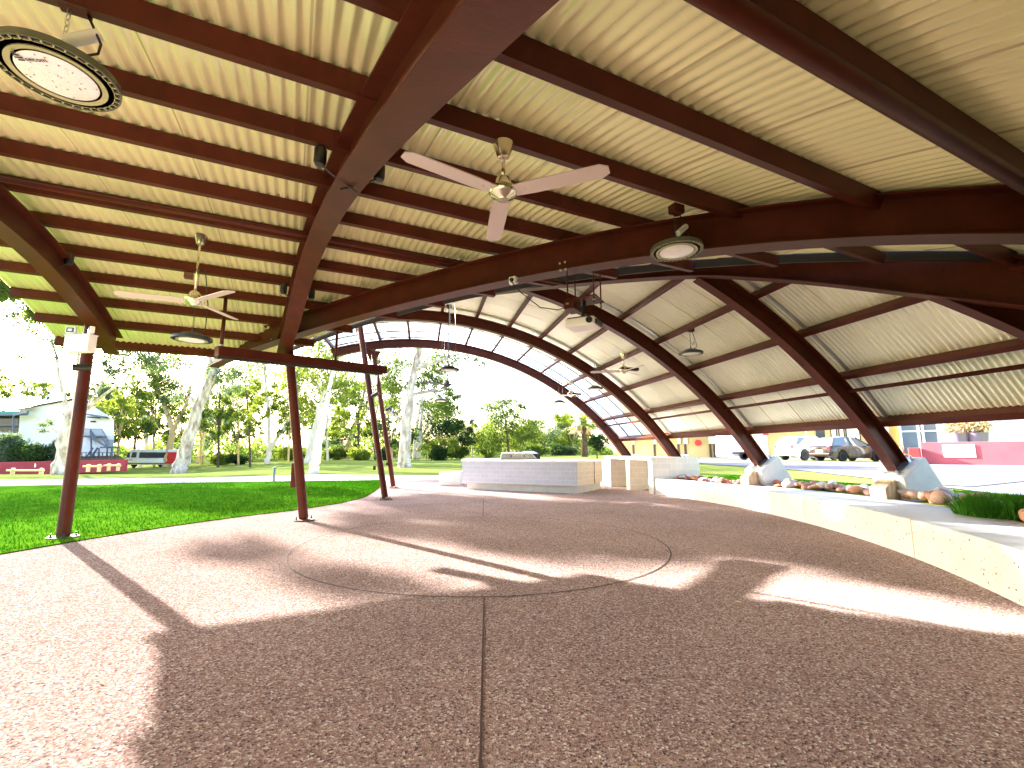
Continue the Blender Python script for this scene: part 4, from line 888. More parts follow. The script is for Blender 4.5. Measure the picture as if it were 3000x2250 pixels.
tree('twin gum with a grey left trunk behind the second column', (902, 1356), [[(901, 1358, 10), (912, 1300, 9), (930, 1230, 7.5), (946, 1165, 6.5), (968, 1100, 5), (1000, 1030, 3.5)], [(948, 1160, 3), (915, 1110, 2.5), (880, 1060, 2)]],
     [(894, 1120, 80, 55, 1, .7), (988, 1085, 70, 50, 0, .8), (945, 1040, 80, 45, 1, .7), (900, 1200, 60, 50, 3, .6)], 'bark', 'leafy')
tree('bright white gum leaning right between the second and third columns', (919, 1385), [[(917, 1387, 15), (924, 1355, 13), (937, 1285, 11), (950, 1215, 9), (960, 1165, 7), (975, 1090, 5), (990, 1010, 3.5)], [(948, 1225, 4), (925, 1180, 3), (905, 1160, 2.5), (890, 1120, 2)]],
     [(1000, 1140, 60, 45, 1, .7), (985, 1000, 90, 50, 0, .8), (870, 1085, 45, 35, 0, .5)], 'bark', 'leaf')
tree('slender golden gum leaning right beside the third column', (1012, 1345), [[(1011, 1347, 9), (1020, 1310, 7.5), (1032, 1270, 6.5), (1046, 1225, 5.5), (1058, 1190, 4.5), (1072, 1130, 3)], [(1030, 1280, 3), (1010, 1250, 2.5), (990, 1235, 2)]],
     [(1040, 1130, 70, 50, 0, .8), (977, 1227, 60, 45, 2, .8), (1090, 1185, 45, 40, 1, .7), (1020, 1180, 50, 36, 2, .6)], 'barky', 'leaf')
tree('big patchy white and mauve gum trunk seen under the far arch', (1184, 1369), [[(1183, 1371, 21), (1184, 1355, 17.5), (1186, 1320, 16), (1190, 1270, 15), (1195, 1215, 13.5), (1201, 1160, 12), (1212, 1100, 11), (1222, 1050, 10), (1233, 1010, 8), (1250, 960, 6)], [(1202, 1160, 6), (1222, 1153, 5), (1255, 1147, 4.2), (1290, 1146, 3), (1320, 1135, 2)], [(1216, 1085, 7), (1238, 1072, 6), (1262, 1062, 5), (1290, 1056, 4), (1330, 1040, 2.5)], [(1190, 1240, 6), (1172, 1228, 5), (1150, 1212, 4), (1132, 1206, 3)], [(1222, 1050, 5), (1238, 1000, 4), (1262, 950, 3)]],
     [(1140, 1078, 75, 60, 2, .9), (1150, 1150, 60, 48, 1.5, .8), (1272, 1070, 70, 55, 1.5, .9), (1252, 1120, 45, 42, 1, .9), (1200, 960, 110, 55, 0, .8), (1330, 1042, 55, 16, 0, .7), (1312, 1165, 40, 45, .5, 1), (1290, 1195, 50, 40, 1, .9), (1155, 1205, 45, 40, 2, .8), (1410, 1068, 10, 12, -1, .8), (1385, 1048, 18, 8, 0, .6)], 'barkp', 'leaf')
tree('dark leafy gum with several thin stems just right of the big patchy trunk', (1226, 1346), [[(1225, 1348, 7.5), (1228, 1310, 6.5), (1231, 1268, 5.5), (1236, 1215, 4.5), (1238, 1160, 3)], [(1213, 1350, 5.5), (1216, 1290, 4.5), (1226, 1220, 3.6), (1236, 1170, 3)], [(1231, 1290, 3), (1262, 1230, 2.4), (1290, 1190, 2)]],
     [(1271, 1246, 62, 52, 1, 1.1), (1322, 1250, 48, 62, 1, 1.1), (1265, 1190, 50, 36, 1, .9), (1250, 1300, 45, 30, 2, .8)], 'bark', 'leafd')
# mid-distance trees filling the park behind
mid = [(250, 1352, 62, 'leafb', 1150), (300, 1350, 66, 'leafb', 1110), (345, 1346, 58, 'leafy', 1140), (395, 1346, 64, 'leaf', 1095), (455, 1345, 66, 'leafb', 1115), (530, 1345, 70, 'leafy', 1165), (640, 1350, 60, 'leaf', 1085), (700, 1347, 64, 'leafb', 1120), (735, 1350, 52, 'leafy', 1100), (845, 1348, 60, 'leaf', 1100), (880, 1345, 70, 'leafb', 1140), (960, 1346, 66, 'leafy', 1095), (1050, 1345, 68, 'leaf', 1120), (1100, 1345, 72, 'leafy', 1085), (1150, 1346, 60, 'leafd', 1235), (1350, 1343, 75, 'leafd', 1225), (1385, 1342, 80, 'leafy', 1235), (1425, 1342, 84, 'leaf', 1255), (1530, 1341, 86, 'leafy', 1245), (1590, 1340, 90, 'leafb', 1230), (1632, 1340, 92, 'leafb', 1215), (1675, 1340, 88, 'leafy', 1215), (0, 1350, 58, 'leafy', 1118), (70, 1350, 64, 'leafy', 1110), (140, 1350, 60, 'leaf', 1118), (-60, 1350, 60, 'leaf', 1060), (590, 1345, 74, 'leafb', 1205), (1000, 1344, 76, 'leafb', 1245), (1295, 1343, 66, 'leafy', 1280)]
wh = {'leaf': 'mid green', 'leafb': 'blue green', 'leafy': 'lime green', 'leafd': 'dark green'}
for i, (px, py, Y, lf, top) in enumerate(mid):
    r_ = random.Random(i*7+3); h = YH-top; w_ = r_.uniform(40, 62)
    cl = []
    for k in range(9+int(h/14)):
        q = r_.random()**.9; sp_ = w_*(.55+.75*sin(pi*min(1, q*.8+.15))); cl.append((px+r_.uniform(-1, 1)*sp_, top+10+q*h*.74, w_*r_.uniform(.26, .46), w_*r_.uniform(.16, .3)+4, r_.uniform(-4, 4), r_.uniform(.55, .95)))
    cl.append((px+r_.uniform(-5, 5), top+12, w_*.32, 13, 0, .9))
    ln = r_.uniform(-12, 12); tb_ = r_.uniform(2.6, 4.2)
    tree('%s bushy tree in the park behind, %s' % (wh[lf], ['left of the buildings edge', 'among the gums', 'near the black fence'][i % 3]), (px, py), [[(px, py, tb_), (px+ln*.4, py-h*.35, tb_*.8), (px+ln, top+h*.3, tb_*.5), (px+ln*1.4, top+20, tb_*.3)], [(px+ln*.4, py-h*.33, tb_*.6), (px-ln-8, top+h*.3, tb_*.35)], [(px+ln*.5, py-h*.4, tb_*.5), (px+ln+14, top+h*.35, tb_*.3)]], cl, r_.choice(['bark', 'barkd', 'barky', 'bark']), lf, Y=Y, lsize=.36 if Y > 55 else .3, asp=.34, group='bushy trees in the park behind', name='bushy_tree')
tree('airy tree with a high layered crown against the sky behind the counter', (1494, 1338), [[(1492, 1340, 3.4), (1488, 1300, 3), (1484, 1260, 2.4), (1478, 1215, 1.8), (1470, 1185, 1.2)], [(1486, 1270, 2), (1505, 1235, 1.6), (1515, 1200, 1)]],
     [(1440, 1192, 34, 16, 0, .9), (1462, 1178, 26, 16, 0, .9), (1500, 1184, 36, 20, 0, .9), (1476, 1212, 52, 20, 0, 1), (1532, 1196, 16, 12, 0, .7), (1468, 1250, 58, 34, 0, 1.1), (1545, 1252, 46, 36, 1, 1.1), (1520, 1285, 50, 30, 1, 1), (1450, 1290, 50, 26, 1, 1)], 'barkd', 'leaf', Y=62, lsize=.33, asp=.34)
tree('small round dark green street tree at the foot of the far arch', (1749, 1335), [[(1749, 1337, 2), (1749, 1312, 1.6), (1748, 1296, 1.2)]], [(1748, 1296, 30, 22, 0, 1.6), (1735, 1288, 18, 14, 0, 1.4), (1762, 1288, 18, 14, 0, 1.4), (1752, 1308, 22, 10, 0, 1.2)], 'barkd', 'leafd', Y=27, lsize=.15, asp=.5)
# palm
pb = PY(1713, 1325, 60); pb[2] = tz(*pb[:2]); t = thing('palm_tree', 'fan palm with a skirt of dead fronds behind the far arch foot', 'palm', tuple(pb)); ptop = PY(1711, 1245, 60)
MB().tube([pb-ZU*.2, (pb+ptop)/2, ptop], [.42, .36, .33], 10).build('trunk', 'barkd', t, smooth=True)
fr = MB(); dd = MB()
for k in range(46):
    a = rng.random()*6.28; el = rng.uniform(-.9, 1.2); L_ = rng.uniform(1.5, 2.3); dirv = np.array([cos(a)*cos(el), sin(a)*cos(el), sin(el)]); s_ = np.cross(dirv, ZU); s_ /= np.linalg.norm(s_); o_ = ptop+ZU*.2
    B_k = dd if el < -.35 else fr; mid_ = o_+dirv*L_*.55
    for j in range(9):
        q = (j-4)/4; e_ = mid_+dirv*L_*(.6-.25*abs(q))+s_*q*.75-ZU*(.25+.2*abs(q)); B_k.add([mid_+s_*.03*q, mid_*.45+e_*.55+s_*.07, e_, mid_*.45+e_*.55-s_*.07], [(0, 1, 2, 3)])
    B_k.tube([o_, mid_], .03, 4)
fr.build('fronds', 'leafy', t, fixn=False); dd.build('dead_fronds', 'barky', t, fixn=False)
# far wood, one mass
n = 26000; px_ = rng.uniform(-500, 1790, n); Yd = rng.uniform(95, 130, n); hh = (4.0+2.6*np.sin(px_*.013)+1.6*np.sin(px_*.041+1)+1.2*np.sin(px_*.11)); zz = rng.random(n)**.8*np.maximum(hh, 2)
C = np.array([np.append(PY(x, 1330, y)[:2], z) for x, y, z in zip(px_, Yd, zz)]); C += rng.normal(0, .3, C.shape)
tag(mesh_np('distant_woodland', leafmesh(C, .95, .42), 'leaf', None), 'distant green woodland closing the view behind the park trees', 'woodland', kind='stuff')
# low shrubs along the fence and trunks' feet
def shrub(label, px, py, Y, rx, ry, leaf, name='shrub', group=None, ls=None):
    b = PY(px, py, Y); b[2] = tz(*b[:2]) if group else b[2]; t = thing(name, label, 'shrub', tuple(b), group); k = Y/F
    P_ = [crown_pts(b+np.array([rng.uniform(-.6, .6)*rx*k, rng.uniform(-.4, .4)*rx*k, ry*k*rng.uniform(.5, 1.1)]), np.array([rx*k*.55, rx*k*.5, ry*k*.6]), 900) for _ in range(5)]
    stm = MB()
    for q in range(5): stm.tube([b-ZU*.1, b+np.array([rng.uniform(-.5, .5)*rx*k, rng.uniform(-.3, .3)*rx*k, ry*k*.9])], .03, 5)
    stm.build('stems', 'barkd', t); V_ = np.concatenate(P_); V_[:, 2] = np.maximum(V_[:, 2], b[2]+.02); mesh_np('foliage', leafmesh(V_, ls or .3, .4, .1), leaf, t); return t
for i, (px, Y, rx, ry, lf) in enumerate(((640, 68, 38, 22, 'leafy'), (700, 66, 30, 18, 'leafd'), (860, 70, 36, 24, 'leafy'), (980, 70, 36, 24, 'leaf'), (1060, 68, 34, 22, 'leafy'), (1130, 68, 30, 20, 'leafd'), (1290, 66, 34, 26, 'leafd'), (1340, 74, 36, 22, 'leaf'), (1425, 70, 20, 18, 'leafy'), (1570, 72, 46, 22, 'leaf'), (1650, 76, 40, 22, 'leafd'))):
    shrub('low %s shrub beside the black park fence' % wh[lf], px, 1344, Y, rx, ry, lf, group='low shrubs beside the park fence')
# tufts of debris and bark litter around the big trunk
# ------------------------------------------------------------ black park fence
fa, fb = PY(545, 1345, 70), PY(1725, 1342, 76); t = thing('park_fence', 'black tubular metal fence along the far side of the park', 'fence', (fa[0], fa[1], tz(*fa[:2])))
nf = 26
def fp(s): q = fa+(fb-fa)*s; return np.array([q[0], q[1], tz(q[0], q[1])])
for k in range(nf+1):
    q = fp(k/nf); MB().tube([q, q+ZU*1.65], .045, 6).build('post', 'iron', t)
pk = MB()
for k in range(nf):
    a, b = fp(k/nf), fp((k+1)/nf)
    for h in (.2, 1.5): pk.bar(a+ZU*h, b+ZU*h, .04, .05)
    for j in range(1, 16): q = a+(b-a)*j/16; pk.bar(q+ZU*.1, q+ZU*1.6, .02, .02, (1, 0, 0))
pk.build('railing', 'iron', t)
# ------------------------------------------------------------ bollard, sign post, timber rails
q = G(802, 1420); q = GT(802, 1410); tag(MB().lathe([(.05, 0), (.05, .5), (.062, .5), (.062, .56), (0, .575)], q, 12).build('bollard', 'bluegrey', smooth='auto'), 'slim dark grey bollard light at the edge of the green lawn', 'bollard')
def rail(px0, px1, py, Y, label):
    a, b = PY(px0, py, Y), PY(px1, py, Y); zg = min(a[2], b[2]); t = thing('timber_rail', label, 'timber barrier', (*((a+b)/2)[:2], zg), 'timber rail barriers in front of the maroon wall')
    for q in (a, b): MB().lathe([(.13, -.1), (.13, .5), (.11, .53), (0, .53)], (q[0], q[1], zg), 10).build('post', 'timber', t, smooth='auto')
    d = (b-a)/np.linalg.norm(b-a); MB().tube([np.array([*a[:2], zg+.36])-d*.35-np.array([0, .12, 0]), np.array([*b[:2], zg+.36])+d*.3-np.array([0, .12, 0])], .075, 10).build('rail', 'timber', t, smooth='auto')
rail(36, 120, 1392, 36, 'timber rail barrier at the far left, the longest of the row')
rail(258, 290, 1379, 39, 'short timber rail barrier just right of the left column')
rail(318, 346, 1376, 41, 'short timber rail barrier nearest the white minibus')
# ------------------------------------------------------------ maroon retaining wall
a, b = PY(-260, 1392, 40), PY(365, 1372, 44); t = MB(); za, zb_ = PY(-260, 1360, 40)[2], PY(365, 1346, 44)[2]
t.hexa([a-ZU*.3, b-ZU*.3, b+np.array([0, .3, -.3]), a+np.array([0, .3, -.3])], [np.array([*a[:2], za]), np.array([*b[:2], zb_]), np.array([b[0], b[1]+.3, zb_]), np.array([a[0], a[1]+.3, za])])
o = t.build('retaining_wall', 'redwall', bevel=.02); tag(o, 'low maroon retaining wall below the white building', 'wall')
m_ = MB(); q = PY(103, 1364, 39.9); m_.box(q, (.08, .04, .28)); m_.build('tap_plate', 'white', o)
# earth bank behind the wall
tag(MB().grid([[(a[0]-4, a[1]+.25, za-.12), (b[0], b[1]+.25, zb_-.12)], [(a[0]-8, a[1]+8, za+.3), (b[0]-7.5, b[1]+8, zb_+.3)], [(a[0]-12, a[1]+14, za+.3), (b[0]-13, b[1]+14, zb_+.3)]]).build('terrain', 'soil'), kind='structure')
# ------------------------------------------------------------ white building on the left
YB = 52
def W(px, py, Y=YB): return PY(px, py, Y)
t = thing('white_building', 'two storey white rendered building with metal roof and outside stairs', 'building', tuple(W(190, 1350)))
gab = [W(54, 1352), W(54, 1270), W(58, 1215), W(80, 1196), W(216, 1172), W(238, 1168), W(334, 1228), W(334, 1352)]
dp_ = np.array([-15.0, 16, 0])
MB().prism(gab, dp_*0, dp_).build('gable_wall', 'render_white', t)
ov = np.array([0, -.5, 0])
rf = MB(); rf.prism([W(70, 1198)+ov, W(238, 1166.5)+ov, W(238, 1164.5)+ov, W(70, 1195.5)+ov], (0, 0, 0), dp_*1.05); rf.prism([W(238, 1166.5)+ov, W(340, 1231)+ov, W(340, 1228)+ov, W(238, 1164.5)+ov], (0, 0, 0), dp_*1.05)
rf.build('gable_roof', 'galv', t)
wing = W(-220, 1196, YB-1.2); MB().prism([W(-260, 1196, YB-1.4), W(83, 1197, YB-1.4), W(83, 1194, YB-1.4), W(216, 1166, YB+8), W(-260, 1163, YB+8)], ZU*0, ZU*.08).build('wing_roof', 'white', t)
MB().prism([W(-260, 1215, YB-1.3), W(80, 1214, YB-1.3), W(80, 1204, YB-1.3), W(-260, 1203, YB-1.3)], (0, 0, 0), (0, .2, 0)).build('fascia', 'teal', t)
MB().bar(W(-260, 1217, YB-1.4), W(80, 1214, YB-1.4), .12, .22).build('gutter', 'bluegrey', t); MB().bar(W(40, 1216, YB-1.4), W(80, 1206, YB-2.4), .1, .2).build('gutter_end', 'bluegrey', t)
MB().prism([W(-260, 1352, YB+.6), W(54, 1352, YB+.6), W(54, 1212, YB+.6), W(-260, 1212, YB+.6)], (0, 0, 0), (0, .2, 0)).build('veranda_back', 'glassd', t)
MB().bar(W(-260, 1271, YB-.4), W(52, 1271, YB-.4), 1.6, .18).build('balcony_floor', 'white', t)
for px in (-120, 38): MB().bar(W(px, 1350, YB-1.1), W(px+1, 1214, YB-1.1), .12, .12, (0, 1, 0)).build('veranda_post', 'bluegrey', t)
for py in (1243, 1246, 1265): MB().bar(W(-260, py, YB-1.1), W(53, py, YB-1.1), .05, .06).build('balcony_rail', 'bluegrey', t)
MB().box(W(197, 1214, YB-.1), (.75, .2, .2)).build('wall_vent', 'bluegrey', t)
MB().bar(W(258, 1214, YB-.35), W(312, 1224, YB-.35), .8, .12).build('awning', 'bluegrey', t); MB().bar(W(258, 1222, YB-.5), W(291, 1224, YB-.5), .3, .14).build('awning_light', 'iron', t)
MB().box(W(272, 1235, YB-.15), (.42, .2, .16)).build('wall_lamp', 'iron', t)
# outside stairs
st_ = thing('outside_stairs', 'blue grey steel stairs with railings on the white building end', 'stairs', tuple(W(290, 1346, YB-1.5)))
YS = YB-1.2
def sbar(p, q, w_=.1, nm='stringer', y=YS, y2=None, h=None):
    return MB().bar(W(*p, y), W(*q, y2 or y), w_, h or w_, (0, 1, 0)).build(nm, 'bluegrey', st_)
MB().bar(W(240, 1279, YS+.5), W(298, 1279, YS+.5), 1.3, .18).build('upper_landing', 'bluegrey', st_); MB().bar(W(312, 1311, YS), W(333, 1311, YS), 1.6, .16).build('lower_landing', 'bluegrey', st_)
for y in (YS-.5, YS+.5): sbar((268, 1281), (318, 1313), .14, 'stringer', y); sbar((297, 1280), (316, 1312), .06, 'stringer', y)
tr = MB()
for k in range(9): f_ = k/8; tr.bar(W(269+f_*45, 1284+f_*27, YS-.5), W(269+f_*45, 1284+f_*27, YS+.5), .28, .05)
tr.build('treads', 'bluegrey', st_)
sbar((264, 1344), (286, 1312), .14); sbar((254, 1338), (272, 1312), .12)
for px, p0_, p1_ in ((267, 1282, 1345), (290, 1313, 1345), (314, 1313, 1345), (328, 1313, 1345)): sbar((px, p0_), (px, p1_), .1, 'post')
hr = MB()
for (x0, y0, x1, y1) in ((244, 1256, 298, 1257), (298, 1257, 317, 1289), (264, 1257, 281, 1279), (311, 1289, 332, 1289)):
    hr.bar(W(x0, y0, YS-.55), W(x1, y1, YS-.55), .06, .06, (0, 1, 0)); n_ = int(abs(x1-x0)/2.6)
    for k in range(n_+1): f_ = k/max(n_, 1); x, y = x0+(x1-x0)*f_, y0+(y1-y0)*f_; hr.bar(W(x, y, YS-.55), W(x, y+22, YS-.55), .03, .03, (0, 1, 0))
hr.build('handrail', 'bluegrey', st_)
for (x0, x1) in ((112, 172), (240, 345)): 
    f_ = MB(); f_.bar(W(x0, 1326, YB-4), W(x1, 1326, YB-4), .05, .05)
    for k in range(int((x1-x0)/12)+1): f_.bar(W(x0+12*k, 1326, YB-4), W(x0+12*k, 1346, YB-4), .05, .05, (0, 1, 0))
    tag(f_.build('guard_rail', 'iron'), 'thin dark guard rail above the maroon wall, %s' % ('beside the dark bush' if x0 < 200 else 'in front of the stairs'), 'railing')
shrub('large dark bush against the veranda of the white building', 68, 1352, 44, 56, 38, 'leafd', ls=.28, name='bush'); shrub('spreading blue green bush at the veranda corner', 10, 1352, 45, 60, 50, 'leafb', ls=.3, name='bush'); shrub('small airy bush left of the flaking gum trunk', 160, 1348, 45, 22, 36, 'leafb', ls=.26, name='bush')
# ------------------------------------------------------------ cars
def wheel(t, c, ax, r=.32, w_=.2):
    o = MB().lathe([(r*.62, -w_/2), (r*.94, -w_/2), (r, -w_*.35), (r, w_*.35), (r*.94, w_/2), (r*.62, w_/2), (r*.62, -w_/2)], c, 24, ax).build('tyre', 'rubber', None, smooth='auto')
    o.name = 'wheel'; off = Vector(t.location); o.data.transform(Matrix.Translation(-off)); o.parent = t
    ax = V3(ax)/np.linalg.norm(ax); rb = MB(); a1 = np.cross(ax, ZU); a1 /= np.linalg.norm(a1)
    for s in (1, -1):
        rb.lathe([(0, .0), (r*.16, .0), (r*.18, -.012)], c+ax*w_*.46*s, 12, ax*s)
        for k in range(5):
            q = a1*cos(k*1.2566)+ZU*sin(k*1.2566); tq = np.cross(q, ax); p = [c+q*r*.1+tq*.045, c+q*r*.1-tq*.045, c+q*r*.62-tq*.06, c+q*r*.62+tq*.06]; rb.prism(p, ax*s*w_*.40, ax*s*w_*.45)
        rb.lathe([(r*.56, w_*.3), (r*.64, w_*.48), (r*.6, w_*.5), (r*.53, w_*.3)], c, 24, ax*s)
    for nm, b, m in (('rim', rb, 'alloy'),):
        q = b.build(nm, m, None, smooth='auto'); q.data.transform(Matrix.Translation(-off)); q.parent = o
    hb = MB(); hb.lathe([(0, 0), (r*.6, 0)], c, 20, ax); q = hb.build('hub_plate', 'black', None); q.data.transform(Matrix.Translation(-off)); q.parent = o
def car(label, c, yaw, paint, prof, L, Wd, wb, r, rack=False):
    """prof: list of (x along length 0..L, z_low, z_belt, z_roof or None)"""
    c = V3(c); U = np.array([cos(yaw), sin(yaw), 0]); N_ = np.array([-sin(yaw), cos(yaw), 0]); t = thing('parked_car', label, 'car', tuple(c), 'cars parked in front of the yellow building')
    at = lambda x, y, z: c+U*(x-L/2)+N_*y+ZU*z
    rows = []; wx = (L/2-wb/2-.02, L/2+wb/2-.02)
    xs_ = np.linspace(0, L, 61); px_ = [p[0] for p in prof]
    for x in xs_:
        zb, zt = np.interp(x, px_, [p[2] for p in prof]), 0; end = min(1, min(x, L-x)/.5); hw = Wd/2*(.80+.20*sqrt(max(0, 1-(1-end)**2)))
        zl = .2+.12*(1-min(1, min(x, L-x)/.3))
        for w_ in wx:
            d_ = abs(x-w_)
            if d_ < r*1.18: zl = max(zl, r+sqrt((r*1.18)**2-d_*d_)*.98)
        zl = min(zl, zb-.12); mid1 = zl+(zb-zl)*.45
        rows.append([at(x, -hw*.6, zl), at(x, -hw*.97, zl), at(x, -hw, mid1), at(x, -hw*.975, zl+(zb-zl)*.85), at(x, -hw*.93, zb), at(x, -hw*.5, zb+.035), at(x, 0, zb+.05), at(x, hw*.5, zb+.035), at(x, hw*.93, zb), at(x, hw*.975, zl+(zb-zl)*.85), at(x, hw, mid1), at(x, hw*.97, zl), at(x, hw*.6, zl)])
    b = MB(); b.grid(rows); k = 13; b.f.append(tuple(range(k))); b.f.append(tuple(len(b.v)-k+i for i in range(k))[::-1]); b.build('body', paint, t, smooth='auto')
    MB().prism([at(.15, -Wd*.3, .3), at(L-.15, -Wd*.3, .3), at(L-.15, Wd*.3, .3), at(.15, Wd*.3, .3)], (0, 0, 0), ZU*.35).build('underbody', 'black', t)
    # cabin
    cab = [p for p in prof if p[3]]; x0, x1 = cab[0][0], cab[-1][0]; rows = []; rr = []
    for x in np.linspace(x0, x1, 34):
        zb = np.interp(x, px_, [p[2] for p in prof])+.0; zr = np.interp(x, [p[0] for p in cab], [p[3] for p in cab]); f_ = min(1, max(0, (zr-zb)/.5)); hb_, hr_ = Wd/2*.92, Wd/2*(.92-.20*f_)
        rows.append([at(x, -hb_, zb-.02), at(x, -hr_, zr-.05*f_), at(x, -hr_*.6, zr-.01), at(x, 0, zr), at(x, hr_*.6, zr-.01), at(x, hr_, zr-.05*f_), at(x, hb_, zb-.02)])
    MB().grid(rows).build('windows', 'carglass', t, smooth='auto')
    top = MB(); sel = [i for i, x in enumerate(np.linspace(x0, x1, 34)) if cab[1][0]-.02 <= x <= cab[-2][0]+.02]
    top.grid([[q+ZU*.012 for q in rows[i][1:6]] for i in sel]); top.build('roof', paint, t, smooth='auto')
    pil = MB()
    for i in (sel[0], sel[-1], 0, 33): pass
    for s in (1, 5):
        o_ = 0 if s == 1 else 6
        for x in (cab[0][0], (cab[0][0]+cab[-1][0])/2-.05, cab[-1][0]):
            i = int(round((x-x0)/(x1-x0)*33)); j = i
            if x == cab[0][0]: j = sel[0]
            if x == cab[-1][0]: j = sel[-1]
            pil.bar(rows[i][o_]+N_*(-.004 if s == 1 else .004), rows[j][s]+N_*(-.006 if s == 1 else .006), .09 if i not in (0, 33) else .1, .03, N_)
    pil.build('pillars', paint if paint == 'carwhite' else 'black', t)
    for w_ in wx:
        for s in (-1, 1): wheel(t, at(w_, s*(Wd/2-.11), r), N_, r)
    for s in (-1, 1):
        MB().box(at(.07, s*Wd*.36, prof[1][2]-.12), (.14, .2, .24), yaw).build('tail_light', 'redlamp', t, bevel=.03)
        MB().box(at(L-.16, s*Wd*.34, .66), (.2, .3, .14), yaw).build('headlight', 'lens', t, bevel=.04)
        mx = cab[-1][0]-.35; MB().box(at(mx, s*(Wd/2+.06), np.interp(mx, px_, [p[2] for p in prof])+.08), (.14, .16, .12), yaw).build('mirror', paint, t, bevel=.03)
        for hx in (.40, .62): MB().box(at(L*hx, s*Wd*.4955, .80), (.16, .02, .03), yaw).build('door_handle', 'black', t)
        if rack: MB().bar(at(cab[1][0]+.1, s*Wd*.33, cab[1][3]+.04), at(cab[-2][0]-.1, s*Wd*.33, cab[-2][3]+.04), .04, .05).build('roof_rail', 'galv', t)
    MB().box(at(-.005, 0, .62), (.02, .5, .12), yaw).build('number_plate', 'white', t); MB().box(at(.02, 0, .42), (.12, Wd*.8, .16), yaw).build('bumper', paint, t, bevel=.04)
    return t
HP = [(0, .3, .80, None), (.12, .2, .92, .94), (.42, .2, .95, 1.42), (1.3, .2, .94, 1.50), (2.1, .2, .92, 1.47), (3.05, .2, .90, .92), (3.6, .2, .80, None), (4.05, .2, .66, None), (4.2, .3, .52, None)]
SP = [(0, .3, .88, None), (.10, .2, 1.02, 1.05), (.55, .2, 1.05, 1.56), (1.5, .2, 1.03, 1.64), (2.3, .2, 1.0, 1.60), (3.2, .2, 1.0, 1.02), (3.8, .2, .92, None), (4.3, .2, .78, None), (4.45, .3, .6, None)]
hc = GT(2486, 1347); hc = PY(2484, 1350, 28.5); hc[2] = tz(*hc[:2]); car('dark brown small hatchback parked beside the white wagon', hc, radians(14), 'carblack', HP, 4.2, 1.7, 2.5, .31)
sc_ = PY(2372, 1345, 32.5); sc_[2] = tz(*sc_[:2]); car('white wagon with roof rails parked behind the dark hatchback', sc_, radians(16), 'carwhite', SP, 4.45, 1.78, 2.6, .36, True)
for c_, sz in ((hc, .5), (sc_, .6)): pass
# trailer
q = PY(2178, 1340, 33); q[2] = tz(*q[:2]); t = thing('box_trailer', 'small rusty trailer with a white box beside the yellow building', 'trailer', tuple(q))
MB().box(q+np.array([-.9, .3, 1.0]), (1.2, 1.4, 1.5)).build('box', 'white', t, bevel=.04); MB().box(q+np.array([0, 0, .5]), (1.9, 1.2, .12)).build('frame', 'rust', t)
for dx in (-.25, .55): wheel(t, q+np.array([dx, -.6, .3]), (0, 1, 0), .28)
MB().bar(q+np.array([.2, -.4, .55]), q+np.array([.3, -.4, 1.25]), .06, .3, (0, 1, 0)).build('mudguard', 'rust', t)
# ------------------------------------------------------------ minibus
bc = PY(445, 1369, 62); zB = PY(445, 1369, 62)[2]; Lb, Wb, Hb = 7.6, 2.1, 2.35; k = 62/F
x0, x1 = PY(364, 1360, 62)[0], PY(528, 1360, 62)[0]; yb_ = 62
t = thing('minibus', 'white minibus with dark window band and a red rear panel beyond the trunks', 'minibus', ((x0+x1)/2, yb_+1, zB)); Lb = x1-x0
pr = [(0, .35), (-.02, .7), (.06, 1.3), (.22, 1.95), (.5, 2.25), (1.0, 2.36), (Lb-.5, 2.36), (Lb-.15, 2.25), (Lb, 1.9), (Lb, .35)]
MB().prism([(x0+a, yb_, zB+b) for a, b in pr], (0, 0, 0), (0, 2.1, 0)).build('body', 'carwhite', t, bevel=.12)
for a, b in ((.16, .62), (.78, 1.5)): MB().prism([(x0+a, yb_-.012, zB+1.28), (x0+b, yb_-.012, zB+1.28), (x0+b, yb_-.012, zB+1.98), (x0+a+.14, yb_-.012, zB+1.98)], (0, 0, 0), (0, .02, 0)).build('window', 'glassd', t)
MB().prism([(x0+1.85, yb_-.012, zB+1.22), (x0+Lb-.3, yb_-.012, zB+1.22), (x0+Lb-.3, yb_-.012, zB+1.98), (x0+1.85, yb_-.012, zB+1.98)], (0, 0, 0), (0, .02, 0)).build('window_band', 'glassd', t)
MB().prism([(x0+Lb-2.05, yb_-.03, zB+.5), (x0+Lb-.02, yb_-.03, zB+.5), (x0+Lb-.02, yb_-.03, zB+2.0), (x0+Lb-1.9, yb_-.03, zB+2.0)], (0, 0, 0), (0, .025, 0)).build('red_panel', 'redpaint', t)
for a in (1.25, Lb-2.6): wheel(t, np.array([x0+a, yb_+.12, zB+.36]), (0, 1, 0), .38)
MB().box((x0+.8, yb_-.01, zB+.95), (.5, .02, .08)).build('side_lettering_band', 'bluegrey', t); MB().box((x0+Lb/2, yb_+.05, zB+.45), (Lb*.9, .1, .25)).build('skirt', 'galv', t)
